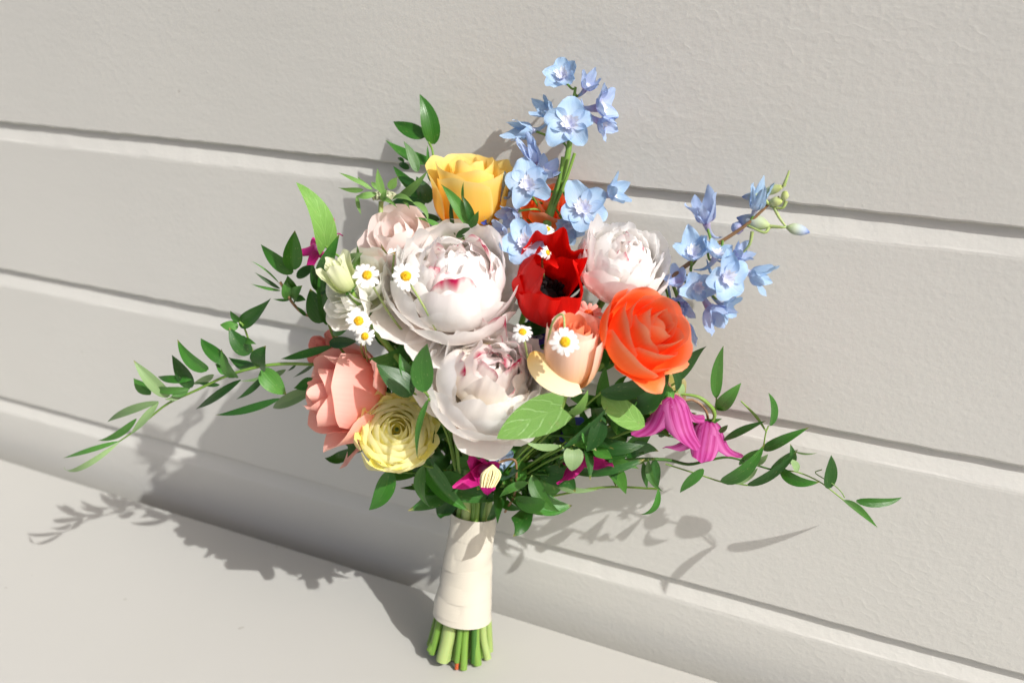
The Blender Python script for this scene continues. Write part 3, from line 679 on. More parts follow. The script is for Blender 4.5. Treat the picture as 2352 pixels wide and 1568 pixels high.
# ---- delphinium, tall spike
t = spray('delphinium', 'tall sky blue delphinium spike rising above the yellow rose', 'delphinium', (1255, 520, .050))
main = [(1240, 620, .06), (1255, 520, .050), (1283, 430, .040), (1305, 352, .034), (1312, 270, .028), (1322, 200, .022)]
tube('stem', [at(*q) for q in main], np.array([.0034, .0034, .003, .0022, .0016, .001]), M['stem'], t, ns=9)
for k, (x, y, x2, y2) in enumerate(((1262, 500, 1320, 352), (1270, 470, 1292, 360))):
    tube('side_stem', [at(x, y, .047), at((x+x2)/2+4, (y+y2)/2, .043), at(x2, y2, .04)], .0012, M['stem'], t, ns=7)
F = [(1293, 178, .030, (-.25, .35, .85), 50, 'delph', .25, .25), (1308, 288, .045, (-.05, .18, .98), 63, 'delph', 0, .0), (1372, 248, .030, (.75, .1, .5), 52, 'delph_lilac', .3, .4),
     (1222, 300, .035, (-.8, -.1, .45), 40, 'delph', .8, .75), (1212, 428, .062, (-.05, .30, .95), 60, 'delph', .2, .05), (1180, 488, .066, (-.5, -.55, .6), 44, 'delph_lilac', .1, .45),
     (1338, 482, .052, (.05, .2, .97), 62, 'delph', .5, .05), (1398, 447, .040, (.8, .25, .5), 46, 'delph', 0, .5), (1207, 562, .095, (-.05, .25, .96), 58, 'delph', .3, .05),
     (1232, 372, .045, (-.3, .5, .6), 34, 'delph_lilac', .3, .9), (1125, 497, .06, (-.4, -.2, .8), 30, 'delph_dark', .3, .9), (1345, 205, .024, (.3, .5, .6), 34, 'delph_lilac', .5, .6), (1375, 280, .028, (.75, -.45, .4), 44, 'delph_lilac', .5, .5), (1262, 262, .032, (-.6, .4, .6), 34, 'delph', .2, .6), (1180, 440, .05, (-.75, .2, .5), 44, 'delph', .5, .4), (1300, 520, .05, (.1, -.4, .8), 40, 'delph', .8, .3), (1160, 545, .08, (-.7, .1, .6), 42, 'delph_lilac', .4, .4), (1250, 405, .045, (.3, .5, .6), 40, 'delph_lilac', .1, .5)]
PED = [(1322, 205, .022), (1310, 300, .028), (1318, 230, .022), (1300, 360, .034), (1262, 490, .047), (1258, 510, .05), (1285, 420, .042), (1290, 415, .042), (1248, 560, .056), (1285, 400, .04), (1240, 520, .05), (1320, 215, .022), (1312, 290, .028), (1310, 290, .028), (1268, 480, .047), (1270, 470, .046), (1248, 560, .056), (1280, 440, .042)]
for k, (x, y, d, ax, rp, mt, ro, cl) in enumerate(F):
    delph_floret(t, x, y, d, ax, rp*mpp(at(x, y, d)), 300+k, mt, ro, cl, ped=at(*PED[k]))
stem_to_hand(t, at(1240, 620, .06), at(1240, 640, .062)-at(1240, 620, .06), .0034)

# ---- delphinium, short spike on the right
t = spray('delphinium', 'blue delphinium spike with green buds leaning out to the right', 'delphinium', (1500, 672, .06))
tube('stem', [at(1470, 720, .07), at(1503, 668, .062), at(1560, 622, .055), at(1625, 575, .05), at(1680, 540, .045), at(1722, 510, .042), at(1765, 470, .038), at(1790, 452, .036)], np.array([.0018, .0018, .0016, .0014, .0012, .0010, .0008]), M['stem_brown'], t, ns=8)
F = [(1622, 512, .048, (-.25, .75, .5), 48, 'delph_lilac', .2, .7), (1592, 585, .060, (-.15, .45, .8), 52, 'delph', .4, .45), (1664, 640, .062, (.35, .0, .9), 60, 'delph', .1, .12),
     (1722, 628, .050, (.9, -.3, .4), 46, 'delph', .5, .55), (1628, 705, .055, (.45, -.75, .5), 50, 'delph_lilac', .2, .5), (1560, 690, .050, (-.2, -.7, .6), 46, 'delph_lilac', .6, .45), (1572, 742, .052, (.1, -.95, .3), 34, 'delph_lilac', .3, .7), (1735, 482, .042, (.1, .8, .5), 36, 'delph', .3, .8), (1560, 650, .058, (-.4, .5, .7), 40, 'delph_lilac', .7, .5), (1645, 590, .056, (.2, .7, .6), 44, 'delph', .9, .35), (1600, 660, .062, (.1, -.1, .95), 44, 'delph', .6, .25), (1660, 700, .05, (.7, -.4, .5), 40, 'delph', .2, .4), (1690, 590, .048, (.6, .5, .5), 36, 'delph_lilac', .2, .5), (1540, 710, .055, (-.1, -.6, .7), 46, 'delph_lilac', .5, .4)]
PED = [(1640, 562, .05), (1580, 608, .053), (1560, 625, .055), (1650, 555, .048), (1545, 632, .056), (1520, 655, .06), (1530, 650, .06), (1715, 515, .043), (1550, 630, .056), (1625, 577, .05), (1590, 600, .053), (1600, 595, .052), (1660, 552, .048), (1520, 655, .06)]
for k, (x, y, d, ax, rp, mt, ro, cl) in enumerate(F):
    delph_floret(t, x, y, d, ax, rp*mpp(at(x, y, d)), 340+k, mt, ro, cl, ped=at(*PED[k]), bee=k in (1, 2, 9, 10))
for (a_, b_, c_, e_, wv, mt) in ((1752, 452, 1704, 452, 20, 'bud'), (1768, 520, 1692, 500, 34, 'bud'), (1800, 428, 1746, 446, 20, 'bud_green'), (1796, 462, 1766, 466, 22, 'bud_green'), (1806, 440, 1797, 462, 18, 'bud_green'), (1806, 522, 1860, 534, 26, 'bud'), (1705, 530, 1682, 515, 30, 'delph_lilac')):
    bud(t, a_, b_, c_, e_, .040, wv, mt)
for pts in (((1800, 428, .040), (1806, 412, .039), (1813, 392, .037)), ((1768, 520, .04), (1795, 522, .041), (1806, 522, .04)), ((1774, 468, .038), (1790, 500, .039), (1806, 522, .04)), ((1768, 520, .040), (1755, 534, .043), (1718, 518, .042)), ((1806, 462, .038), (1796, 478, .039), (1768, 474, .038)), ((1752, 452, .04), (1765, 468, .039), (1772, 466, .038)), ((1728, 532, .043), (1722, 560, .043), (1706, 582, .042)), ((1706, 612, .05), (1696, 596, .047), (1684, 578, .046))):
    tube('spur', [at(*q) for q in pts], np.array([.0013, .001, .0006]), M['stem_pale'], t, ns=6)
stem_to_hand(t, at(1470, 720, .07), at(1400, 800, .08)-at(1470, 720, .07), .0026)

# ---- violet floret deep between the blooms and blue scraps below
for (nm, lb, x, y, d, ax, rp, s_) in (('delphinium_floret', 'dark violet floret in shade between the red poppy and the peach rose', 1232, 775, .095, (0, .3, .9), 46, 1), ('delphinium_floret', 'deep blue floret in shade behind the lowest pale green leaf', 1300, 985, .085, (.2, .1, .9), 40, 2), ('delphinium_floret', 'small blue floret peeping out above the lone open magenta clematis', 1152, 1050, .105, (.2, -.2, .9), 34, 3)):
    t = spray(nm, lb, 'flower', (x, y, d))
    delph_floret(t, x, y, d, ax, rp*mpp(at(x, y, d)), 380+s_, 'delph_dark' if s_ < 3 else 'delph', .3, .2)
    stem_to_hand(t, at(x, y+6, d-.006), HT-at(x, y, d), .002)

# ---- daisies
D = [('white daisy, left of the pair over the big white peony', 843, 632, .190, (-.02, .35, .93), 36, 0, ((870, 680, .165), (905, 735, .155), (955, 795, .140))),
     ('white daisy, right of the pair over the big white peony', 932, 634, .175, (.08, .30, .95), 38, .05, ((965, 690, .168), (995, 745, .160), (1012, 790, .145))),
     ('white daisy low on the left above the coral rose', 824, 737, .188, (.02, .30, .95), 34, .1, ((838, 790, .155), (845, 840, .14))),
     ('small white daisy peeping between the two big peonies and the peach rose', 1200, 762, .160, (.08, .55, .83), 28, .30, ((1206, 790, .155), (1215, 840, .14))),
     ('white daisy hanging over the front of the peach rose', 1298, 785, .172, (.03, .18, .98), 38, .15, ((1297, 760, .166), (1292, 722, .160), (1268, 745, .158), (1250, 830, .14))),
     ('tiny white daisy under the tall blue delphinium, beside its thick stem', 1256, 526, .080, (.1, .65, .75), 24, .25, ((1262, 560, .08), (1262, 620, .08))),
     ('tiny white daisy facing right beside the red poppy', 1258, 580, .112, (.75, .2, .6), 20, .3, ((1245, 600, .105), (1250, 640, .09))),
     ('half closed tiny white daisy left of the big white peony', 905, 583, .145, (-.05, .85, .5), 17, -.5, ((903, 610, .145), (900, 660, .14)))]
for k, (lb, x, y, d, ax, rp, rf, sp) in enumerate(D):
    daisy('daisy', lb, x, y, d, ax, .92*rp*mpp(at(x, y, d)), 400+k, sp, 13+k % 3, rf)
daisy('daisy', 'second white daisy tucked under the low left daisy', 838, 772, .175, (.1, -.2, .95), 24*mpp(at(838, 772, .158)), 420, ((830, 800, .15), (850, 850, .13)), 11, .2)
daisy('daisy', 'pink daisy with orange centre in shade beside the orange rose', 1352, 722, .112, (-.05, .1, .98), 32*mpp(at(1352, 722, .112)), 421, ((1355, 760, .1), (1340, 850, .08)), 13, .05, ('ray_pink', 'disc_orange'))

# ---- lisianthus
rose('lisianthus', 'white frilled lisianthus behind the left daisies', 838, 650, .150, (.05, .30, .95), .0255, .030, 14, 41, 'lisi', curl=.15, squash=.35, ruf=.14, cat='lisianthus')
rose('lisianthus', 'creamy white lisianthus lower bloom beside the dark round leaf on the left', 795, 705, .165, (-.5, -.1, .8), .017, .026, 9, 42, 'lisi', curl=.12, squash=.35, ruf=.12, cat='lisianthus')
rose('lisianthus', 'greenish half open lisianthus bud on the left', 783, 632, .172, (-.35, .75, .55), .0105, .026, 8, 43, 'lisi_green', curl=.25, squash=.1, ruf=.14, cat='lisianthus', open_=1.0)

# ---- clematis
def clematis(name, label, top, tip, R, seed, mat='clem', flare=1.0, stem_px=(), roll=0., st=True, n=4, wd=.62, crk=.05):
    rs = np.random.RandomState(seed); p = at(*top); e = at(*tip); a = unit(e-p); L = np.linalg.norm(e-p)
    t = thing(name, label, 'clematis', p, a, roll)
    for k in range(n):
        th = k*6.283/n+.4+rs.uniform(-.1, .1); g = rs.uniform(.92, 1.12)
        add_petal(t, M[mat], mid=[(.02*R, 0), (.62*R, -.02*L), (.62*R, .60*L), (1.02*R*flare*g, 1.0*L*g)], W=wd*R, Rc=.6*R, rs=rs, wb=.35, um=.56, tipn=.28, rnd=.30, rag=.05, crk=crk, ruf=.07+crk*.6, curl=.16, theta=th, nu=16, nv=13, point=.07)
    if st:
        for k in range(16):
            th = k*2.4; q = .12+.12*rs.rand()
            V, f, uv = tube_geo(np.array([[0, 0, .1*L], [q*R*math.cos(th), q*R*math.sin(th), .45*L], [q*1.2*R*math.cos(th), q*1.2*R*math.sin(th), (.66+.12*rs.rand())*L]]), .0005, 5, 3)
            obj('stamen', V, f, M['stamen'], t, uv)
    if stem_px: tube('stem', [p]+[at(*q) for q in stem_px], .0010, M['stem_brown'], t, ns=7)
    return t
clematis('clematis', 'upper of the two magenta striped clematis bells under the orange rose', (1543, 908, .062), (1541, 990, .062), .0205, 51, flare=1.15, wd=.85, stem_px=((1540, 890, .062), (1528, 872, .064), (1505, 858, .07), (1440, 880, .08)), roll=.3)
clematis('clematis', 'lower of the two magenta striped clematis bells, further right', (1627, 964, .036), (1617, 1048, .040), .0205, 52, flare=1.2, wd=.82, stem_px=((1620, 940, .036), (1600, 922, .038), (1572, 920, .042), (1480, 950, .06)), roll=.9)
t = clematis('clematis', 'open magenta clematis with cream stamens just above the ribbon', (1118, 1078, .130), (1104, 1090, .152), .0120, 53, 'clem_dark', flare=.95, wd=1.05, crk=.22, stem_px=((1150, 1060, .118), (1182, 1056, .116), (1186, 1090, .112), (1182, 1135, .10), (1160, 1175, .09)), st=False, roll=.2)
rs = np.random.RandomState(61); c0 = at(1132, 1074, .168)
for k in range(26):
    th = k*2.4; q = .35+.65*math.sqrt((k+.5)/26); dx = math.cos(th)*q*.0062; dy = math.sin(th)*q*.005
    s0 = c0+UPV*.002; s1 = c0+RGT*(dx*1.1-.001)+UPV*(-.004)-FWD*(.002+dy*.4); s2 = c0+RGT*(dx*.8-.0035)+UPV*(-.0125)-FWD*(.002+dy)
    tube('stamen', [s0, s1, s2], .00055, M['stamen'], t, ns=5, n=3)
clematis('clematis', 'dark magenta clematis in shade right of the grey heart shaped leaf', (1335, 1030, .085), (1350, 1075, .085), .018, 54, 'clem_dark', flare=1.4, st=False)
clematis('clematis', 'deep magenta clematis behind the pale pointed leaf at upper left', (735, 565, .125), (716, 586, .115), .0072, 55, 'clem_dark', flare=1.3, wd=.8, st=False)
clematis('clematis', 'small magenta clematis tip standing behind the pale leaf at upper left', (745, 548, .115), (762, 515, .115), .007, 56, 'clem_dark', flare=1.2, st=False, n=3)

# ---- green bracted pod
t = spray('seed_pod', 'pale green pod with narrow spreading bracts on a tall stem at upper left', 'pod', (875, 455, .10))
def Z1(x, y, d): return (744.8+.3*x, 117.6+.3*y, d)
tube('stem', [at(*Z1(435, 1150, .10)), at(*Z1(432, 1250, .102)), at(*Z1(440, 1400, .11)), at(*Z1(480, 1568, .12)), at(920, 640, .12), at(960, 760, .105)], .0018, M['stem_pale'], t, ns=8)
o = at(*Z1(450, 1095, .10))
for k in range(26):
    th = k*2.4; q = math.sqrt((k+.5)/26); dp = RGT*math.cos(th)*q*.0095+unit(np.cross(RGT, [0, 0, 1]))*math.sin(th)*q*.0085
    tube('floret', [o+dp*.8-np.array([0, 0, .003]), o+dp+np.array([0, 0, .0025*(1.2-q)])], np.array([.0016, .0015]), M['fuzz'], t, ns=6, n=2)
for (a_, b_, c_, e_, wv, bw, dz) in ((360, 1050, 110, 930, 34, 6, 0), (300, 1060, 105, 1045, 36, 4, .01), (400, 1090, 245, 1110, 46, 4, .012), (250, 1105, 283, 1255, 28, -2, .012), (455, 1100, 408, 895, 50, 4, .012), (370, 1060, 255, 958, 30, 5, -.005), (510, 1060, 560, 965, 60, 3, -.005), (560, 1120, 800, 905, 62, -14, .004), (520, 1140, 690, 1165, 50, 5, .012), (680, 1160, 795, 1300, 40, 10, .012), (430, 1130, 560, 1200, 30, 5, .014), (600, 1150, 655, 1212, 20, 3, .014), (440, 1060, 360, 1000, 40, 2, -.008), (445, 1150, 480, 1050, 44, 0, .014)):
    leaf(t, Z1(a_, b_, .10+dz), Z1(c_, e_, .10+dz*1.2), wv*.3*1.15, 'bract', 'lance', bow=bw, roll=LRS.uniform(-20, 20), name='bract')

# ------------------------------------------------------------------ greenery
def A2(x, y): return (117.6+.45*x, 392+.45*y)
def vine_d(x): return float(np.interp(x, [130, 262, 430, 600, 745, 820], [.222, .20, .178, .158, .135, .12]))
t = spray('ruscus_vine', 'long leafy ruscus vine reaching far out to the left', 'vine', (745, 836, .13))
P0 = [(1370, 990), (1200, 985), (1060, 1000), (900, 1045), (740, 1120), (600, 1185), (500, 1262), (420, 1330), (345, 1382)]
vine_stem(t, [A2(*q)+(vine_d(A2(*q)[0]),) for q in P0], np.array([.0013, .0012, .001, .0008, .0006]))
LV = [(345, 1380, 60, 1466, 34, 10), (345, 1385, 64, 1510, 32, 14), (435, 1265, 238, 1376, 40, 24), (548, 1178, 286, 1283, 54, 12), (548, 1182, 398, 1352, 44, 6), (507, 1142, 420, 1058, 66, 4), (600, 1152, 420, 967, 76, -4), (708, 1112, 478, 1094, 46, 8), (712, 1108, 616, 940, 92, -6), (722, 1062, 545, 1048, 44, 6), (665, 1152, 578, 1166, 28, 2), (797, 1018, 644, 860, 80, 10), (700, 1118, 610, 1150, 44, 2), (860, 1092, 728, 1078, 28, 4), (902, 985, 764, 855, 76, 10), (938, 1055, 868, 908, 74, -6), (915, 1030, 838, 985, 66, 0), (1045, 1002, 905, 952, 60, 8), (968, 1068, 738, 1216, 50, 14), (1088, 1045, 944, 1166, 36, 12), (1165, 1162, 836, 1246, 46, 20), (1198, 1016, 962, 1074, 40, 8), (1060, 1002, 1096, 893, 116, 0), (1078, 1012, 1200, 1140, 108, 0), (1338, 1115, 1132, 1210, 76, 8), (1345, 1065, 1238, 1108, 64, 6), (830, 1040, 716, 1090, 40, 6), (1250, 990, 1205, 1022, 14, 2), (1340, 985, 1235, 1055, 20, 10), (1435, 895, 1172, 960, 46, 22)]
for (a_, b_, c_, e_, wv, bw) in LV:
    b, e = A2(a_, b_), A2(c_, e_); d0 = vine_d(b[0]); dd = LRS.uniform(-.012, .016)
    leaf(t, b+(d0,), e+(d0+dd,), wv*.41, ('leaf', 'leaf', 'leaf_dark', 'leaf_mid', 'leaf_pale'), 'ovate' if wv > 70 else 'lance', bow=bw*.45, roll=LRS.uniform(-28, 28))
t = spray('ruscus_vine', 'short upturned ruscus twig on top of the long left vine', 'vine', A2(1060, 1000)+(.155,))
vine_stem(t, [A2(*q)+(dd,) for q, dd in (((1060, 1000), .155), ((1022, 905), .162), ((985, 800), .168), ((960, 770), .17))], .0008)
for (a_, b_, c_, e_, wv, bw, mt) in ((958, 776, 1122, 650, 88, -28, 'leaf'), (955, 790, 861, 786, 54, 4, 'leaf_mid'), (962, 772, 914, 714, 48, 0, 'leaf'), (985, 868, 1046, 884, 34, 4, 'leaf_mid'), (1000, 862, 928, 890, 48, -6, 'leaf'), (1016, 932, 908, 800, 84, 6, 'leaf_dark')):
    leaf(t, A2(a_, b_)+(.166,), A2(c_, e_)+(.172,), wv*.45, mt, 'ovate', bow=bw*.45, roll=LRS.uniform(-20, 20))

t = spray('ruscus_sprig', 'ruscus sprig with needle leaves at left, below the pale pointed leaf', 'sprig', (760, 740, .12))
vine_stem(t, [A2(*q)+(dd,) for q, dd in (((1470, 800), .115), ((1440, 775), .12), ((1300, 735), .125), ((1236, 680), .13), ((1200, 620), .132), ((1168, 568), .134))], .0011, 'stem_brown')
for (a_, b_, c_, e_, wv, bw, mt) in ((1232, 522, 1070, 376, 76, 4, 'leaf'), (1236, 505, 1244, 305, 98, 8, 'leaf'), (1228, 640, 1206, 535, 70, 0, 'leaf'), (1238, 662, 1282, 586, 64, 0, 'leaf_mid'), (1172, 612, 1018, 577, 16, 4, 'leaf_mid'), (1168, 602, 1038, 518, 20, 4, 'leaf_dark'), (1164, 574, 1012, 458, 10, -6, 'leaf_mid'), (1252, 532, 1345, 486, 64, 0, 'leaf_dark'), (1230, 650, 1195, 560, 66, 6, 'leaf_mid'), (1300, 740, 1250, 690, 20, 0, 'leaf_dark'), (1215, 660, 1132, 655, 14, 3, 'leaf'), (1250, 650, 1300, 660, 40, 0, 'leaf_dark')):
    leaf(t, A2(a_, b_)+(.128,), A2(c_, e_)+(.134,), wv*.45, mt, 'ovate' if wv > 30 else 'lance', bow=bw*.45, roll=LRS.uniform(-20, 20))
t = spray('leaf_cluster', 'dark glossy leaves against the lisianthus at the left edge', 'leaves', A2(1405, 790)+(.15,))
for (a_, b_, c_, e_, wv, bw, mt) in ((1405, 762, 1322, 602, 116, 12, 'leaf_dark'), (1408, 785, 1372, 498, 52, 6, 'leaf'), (1368, 545, 1472, 320, 76, -10, 'leaf'), (1360, 610, 1332, 478, 50, 0, 'leaf_dark'), (1438, 812, 1522, 798, 66, -6, 'leaf_mid'), (1420, 880, 1560, 870, 60, 0, 'leaf_dark'), (1400, 540, 1380, 640, 60, 0, 'leaf_dark'), (1500, 560, 1496, 460, 50, 0, 'leaf_mid'), (1540, 540, 1560, 380, 34, -10, 'bract'), (1530, 470, 1590, 420, 60, 0, 'leaf_pale')):
    leaf(t, A2(a_, b_)+(.148,), A2(c_, e_)+(.155,), wv*.45, mt, 'ovate', bow=bw*.45, roll=LRS.uniform(-20, 20))
vine_stem(t, [(754, 742, .148), (775, 790, .14), (830, 860, .12)], .001)
t = spray('clematis_leaf', 'pale green pointed leaf standing up at upper left', 'leaf', A2(1400, 385)+(.15,))
leaf(t, A2(1402, 388)+(.145,), A2(1250, 60)+(.150,), 56, 'leaf_light', 'heart', bow=-10, roll=5, fold=.25, twist=.3)
vine_stem(t, [A2(1402, 388)+(.145,), A2(1450, 425)+(.145,), A2(1530, 478)+(.14,), A2(1600, 540)+(.12,)], .0009, 'stem')

t = spray('ruscus_sprig', 'dark ruscus sprig standing up left of the yellow rose', 'sprig', Z1(865, 1000, .045))
vine_stem(t, [Z1(900, 1330, .06), Z1(870, 1050, .05), Z1(845, 900, .042), Z1(828, 760, .034), Z1(800, 700, .03)], .0009)
for (a_, b_, c_, e_, wv, bw, mt, d) in ((832, 712, 730, 330, 140, -12, 'leaf', .022), (776, 650, 528, 540, 116, 6, 'leaf', .022), (812, 858, 468, 680, 112, 8, 'leaf', .030), (712, 925, 608, 690, 78, -6, 'leaf_mid', .040), (742, 1110, 528, 880, 84, 6, 'leaf', .045), (805, 1160, 705, 960, 124, 0, 'leaf_dark', .045), (735, 1125, 628, 1040, 76, 0, 'leaf', .05), (772, 1168, 452, 1222, 84, -8, 'leaf_dark', .055), (885, 1290, 636, 1268, 66, 0, 'leaf_dark', .06), (800, 900, 790, 720, 26, 0, 'leaf', .04), (650, 900, 570, 860, 50, 0, 'leaf_dark', .03), (840, 1010, 800, 860, 60, 0, 'leaf_dark', .04), (700, 1020, 560, 960, 60, 0, 'leaf_dark', .05), (610, 850, 560, 820, 30, 0, 'leaf', .03)):
    leaf(t, Z1(a_, b_, d), Z1(c_, e_, d-.003), wv*.3, mt, 'ovate', bow=bw*.6, roll=LRS.uniform(-15, 15))
t = spray('ruscus_sprig', 'upright leaves in front of the yellow rose', 'sprig', Z1(1040, 1400, .10))
for (a_, b_, c_, e_, wv, bw, mt) in ((1115, 1345, 893, 1018, 96, -10, 'leaf_mid'), (1130, 1330, 1050, 1100, 60, -6, 'leaf_dark'), (1002, 1408, 985, 1076, 34, 8, 'leaf_dark'), (1062, 1150, 1066, 1002, 22, 3, 'leaf'), (1120, 1352, 1182, 1222, 62, 0, 'leaf'), (950, 1410, 690, 1275, 50, -10, 'leaf_mid'), (1010, 1420, 1120, 1350, 60, 0, 'leaf_dark')):
    leaf(t, Z1(a_, b_, .10), Z1(c_, e_, .104), wv*.3, mt, 'lance', bow=bw*.5, roll=LRS.uniform(-15, 15))
vine_stem(t, [Z1(1110, 1345, .10), Z1(1060, 1450, .10), Z1(1000, 1560, .10)], .001)

# right-hand vines
def Z3(x, y, d): return (1489.6+.325*x, 744.8+.325*y, d)
t = spray('ruscus_vine', 'long thin ruscus vine drooping far out to the right', 'vine', Z3(0, 950, .055))
vine_stem(t, [(1330, 1075, .075), (1440, 1056, .062), Z3(120, 955, .05), Z3(280, 988, .046), Z3(420, 960, .044), Z3(560, 938, .043), Z3(690, 970, .042), Z3(850, 1020, .042), Z3(935, 1028, .042)], np.array([.0014, .0012, .0008, .0006]), 'stem_dark')
vine_stem(t, [Z3(935, 1028, .042), Z3(1060, 1045, .042), Z3(1200, 1106, .041), Z3(1290, 1170, .041), Z3(1382, 1243, .041)], .0005)
vine_stem(t, [Z3(1225, 1025, .04), Z3(1180, 1050, .041), Z3(1300, 1125, .041), Z3(1360, 1180, .041), Z3(1386, 1224, .041)], .0004)
for (a_, b_, c_, e_, wv, bw, mt, d, d2) in ((935, 1022, 1212, 1112, 84, -26, 'leaf', .042, .050), (1280, 1156, 1290, 922, 114, 0, 'leaf_dark', .041, .048), (1384, 1240, 1620, 1436, 70, -22, 'leaf_mid', .041, .068), (1468, 1246, 1792, 1220, 66, -16, 'leaf', .040, .023), (1062, 1030, 992, 946, 66, 0, 'leaf_pale', .045, .050), (1010, 985, 1000, 842, 54, 0, 'leaf_dark', .043, .045), (740, 985, 845, 915, 66, 0, 'leaf_pale', .045, .050), (690, 972, 812, 878, 56, 0, 'leaf_mid', .043, .046), (860, 1030, 1052, 884, 46, -6, 'leaf', .042, .046), (700, 1134, 1056, 884, 66, -18, 'leaf_dark', .048, .052), (1040, 900, 1195, 906, 14, -8, 'leaf_pale', .046, .048)):
    leaf(t, Z3(a_, b_, d), Z3(c_, e_, d2), wv*.325, mt, 'ovate', bow=bw*.45, roll=LRS.uniform(-14, 14))
t = spray('ruscus_vine', 'lower right ruscus twig carrying two broad leaves under the clematis bells', 'vine', Z3(350, 1060, .05))
vine_stem(t, [Z3(120, 985, .055), Z3(350, 1058, .05), Z3(510, 1110, .05), Z3(610, 1122, .05), Z3(700, 1136, .05)], .0006)
for (a_, b_, c_, e_, wv, bw, mt) in ((388, 1022, 222, 1188, 90, 18, 'leaf'), (515, 1110, 822, 840, 104, 24, 'leaf'), (602, 1122, 772, 1014, 54, 14, 'leaf_pale')):
    leaf(t, Z3(a_, b_, .052), Z3(c_, e_, .056), wv*.325, mt, 'ovate', bow=-bw*.45, roll=LRS.uniform(-14, 14))
t = spray('ruscus_vine', 'ruscus twig with two upright leaves right of the orange rose', 'vine', Z3(460, 670, .035))
vine_stem(t, [Z3(215, 490, .05), Z3(350, 512, .046), Z3(440, 580, .042), Z3(468, 640, .04), Z3(455, 680, .04)], np.array([.0008, .0014, .0016, .0012]), 'stem')
vine_stem(t, [Z3(462, 672, .038), Z3(474, 600, .036), Z3(480, 515, .034)], .0006)
for (a_, b_, c_, e_, wv, bw, mt) in ((480, 516, 530, 150, 90, 10, 'leaf_mid'), (492, 600, 656, 412, 104, 6, 'leaf_mid'), (480, 590, 530, 612, 26, 0, 'leaf')):
    leaf(t, Z3(a_, b_, .035), Z3(c_, e_, .038), wv*.325, mt, 'ovate', bow=bw*.45, roll=LRS.uniform(-14, 14))
t = spray('ruscus_vine', 'thin ruscus twig with a half moon leaf right of the clematis bells', 'vine', Z3(800, 900, .04))
vine_stem(t, [Z3(690, 960, .042), Z3(795, 905, .04), Z3(828, 770, .038), Z3(848, 716, .036)], .0006)
vine_stem(t, [Z3(652, 540, .034), Z3(760, 650, .036), Z3(832, 756, .038)], np.array([.0005, .0012, .0006]), 'stem')
for (a_, b_, c_, e_, wv, bw, mt) in ((862, 716, 846, 482, 92, -18, 'leaf'), (530, 818, 832, 680, 54, 8, 'leaf_dark'), (812, 886, 1138, 726, 74, 10, 'leaf'), (500, 766, 562, 710, 40, 0, 'leaf_mid'), (640, 990, 812, 880, 50, 8, 'leaf_mid')):
    leaf(t, Z3(a_, b_, .040), Z3(c_, e_, .045), wv*.325, mt, 'ovate' if wv > 60 else 'lance', bow=bw*.45, roll=LRS.uniform(-14, 14))

# clematis foliage at the front right
def Z5(x, y): return (1176+.275*x, 666.4+.275*y)
def Z4(x, y): return (666.4+.3*x, 705.6+.3*y)
def lone(name, label, b, e, wv, mt, kind, bow=0., roll=8., stem=None, fold=.2, d=(.15, .16), twist=.1):
    t = spray(name, label, 'leaf', b+(d[0],))
    leaf(t, b+(d[0],), e+(d[1],), wv, mt, kind, bow=bow, roll=roll, fold=fold, twist=twist)
    q = at(*(b+(d[0],))); tgt = HT+(q-HT)*.35
    tube('stalk', [q, (q+tgt)/2+np.array([0, .012, .0]), tgt], .0009, M['stem'], t, ns=6)
    return t
lone('clematis_leaf', 'large light green veined leaf over the lower edge of the front peony', Z4(2075, 768), Z4(1583, 1002), 90, 'leaf_light', 'heart', bow=-4, d=(.160, .190), roll=0)
lone('clematis_leaf', 'light green oval leaf left of the upper clematis bell', Z5(1102, 1130), Z5(748, 882), 60, 'leaf_light', 'oval', bow=4, d=(.105, .118), roll=0)
lone('clematis_leaf', 'mid green veined leaf rising left behind the upper clematis bell', Z5(1055, 1015), Z5(1252, 768), 50, 'leaf_fold', 'ovate', d=(.085, .085))
lone('clematis_leaf', 'grey green heart shaped leaf hanging below the front peony', Z5(508, 1338), Z5(500, 1508), 47, 'leaf_pale', 'heart', d=(.135, .140), roll=0)
lone('ruscus_leaf', 'upright glossy leaf against the left side of the front peony', Z4(1030, 645), Z4(1050, 278), 52, 'leaf', 'ovate', bow=8, d=(.186, .198), roll=5)
lone('ruscus_leaf', 'broad dark glossy leaf just above the lemon ranunculus', Z4(945, 655), Z4(660, 432), 58, 'leaf_dark', 'ovate', bow=4, d=(.172, .180), roll=8)
lone('ruscus_leaf', 'narrow glossy leaf between the two leaves above the ranunculus', Z4(965, 600), Z4(838, 352), 34, 'leaf', 'ovate', bow=8, d=(.165, .165), roll=10)
lone('ruscus_leaf', 'thin curled leaf blade hanging across the lemon ranunculus', Z4(1062, 700), Z4(975, 1155), 14, 'leaf_mid', 'lance', bow=-10, d=(.182, .188), roll=20)
lone('ruscus_leaf', 'pointed glossy leaf hanging below the lemon ranunculus', Z4(765, 1250), Z4(603, 1550), 44, 'leaf', 'ovate', bow=10, d=(.150, .160), roll=0)
lone('ruscus_leaf', 'dark narrow leaf hanging right below the lemon ranunculus', Z4(1015, 1190), Z4(1015, 1372), 20, 'leaf_dark', 'lance', d=(.14, .145))
lone('ruscus_leaf', 'twisted leaf hanging between ranunculus and ribbon', Z4(1022, 1210), Z4(1075, 1532), 28, 'leaf_mid', 'lance', bow=-16, d=(.145, .145), twist=.8)
lone('ruscus_leaf', 'long two toned strap leaf slanting down to the ribbon', Z4(1005, 1130), Z4(1385, 1568), 46, 'leaf', 'lance', bow=-10, d=(.14, .118), roll=-10, fold=.6)
lone('ruscus_leaf', 'dark leaf between coral rose and ranunculus, at their lower edge', Z4(522, 950), Z4(438, 1152), 24, 'leaf_dark', 'lance', d=(.15, .155))
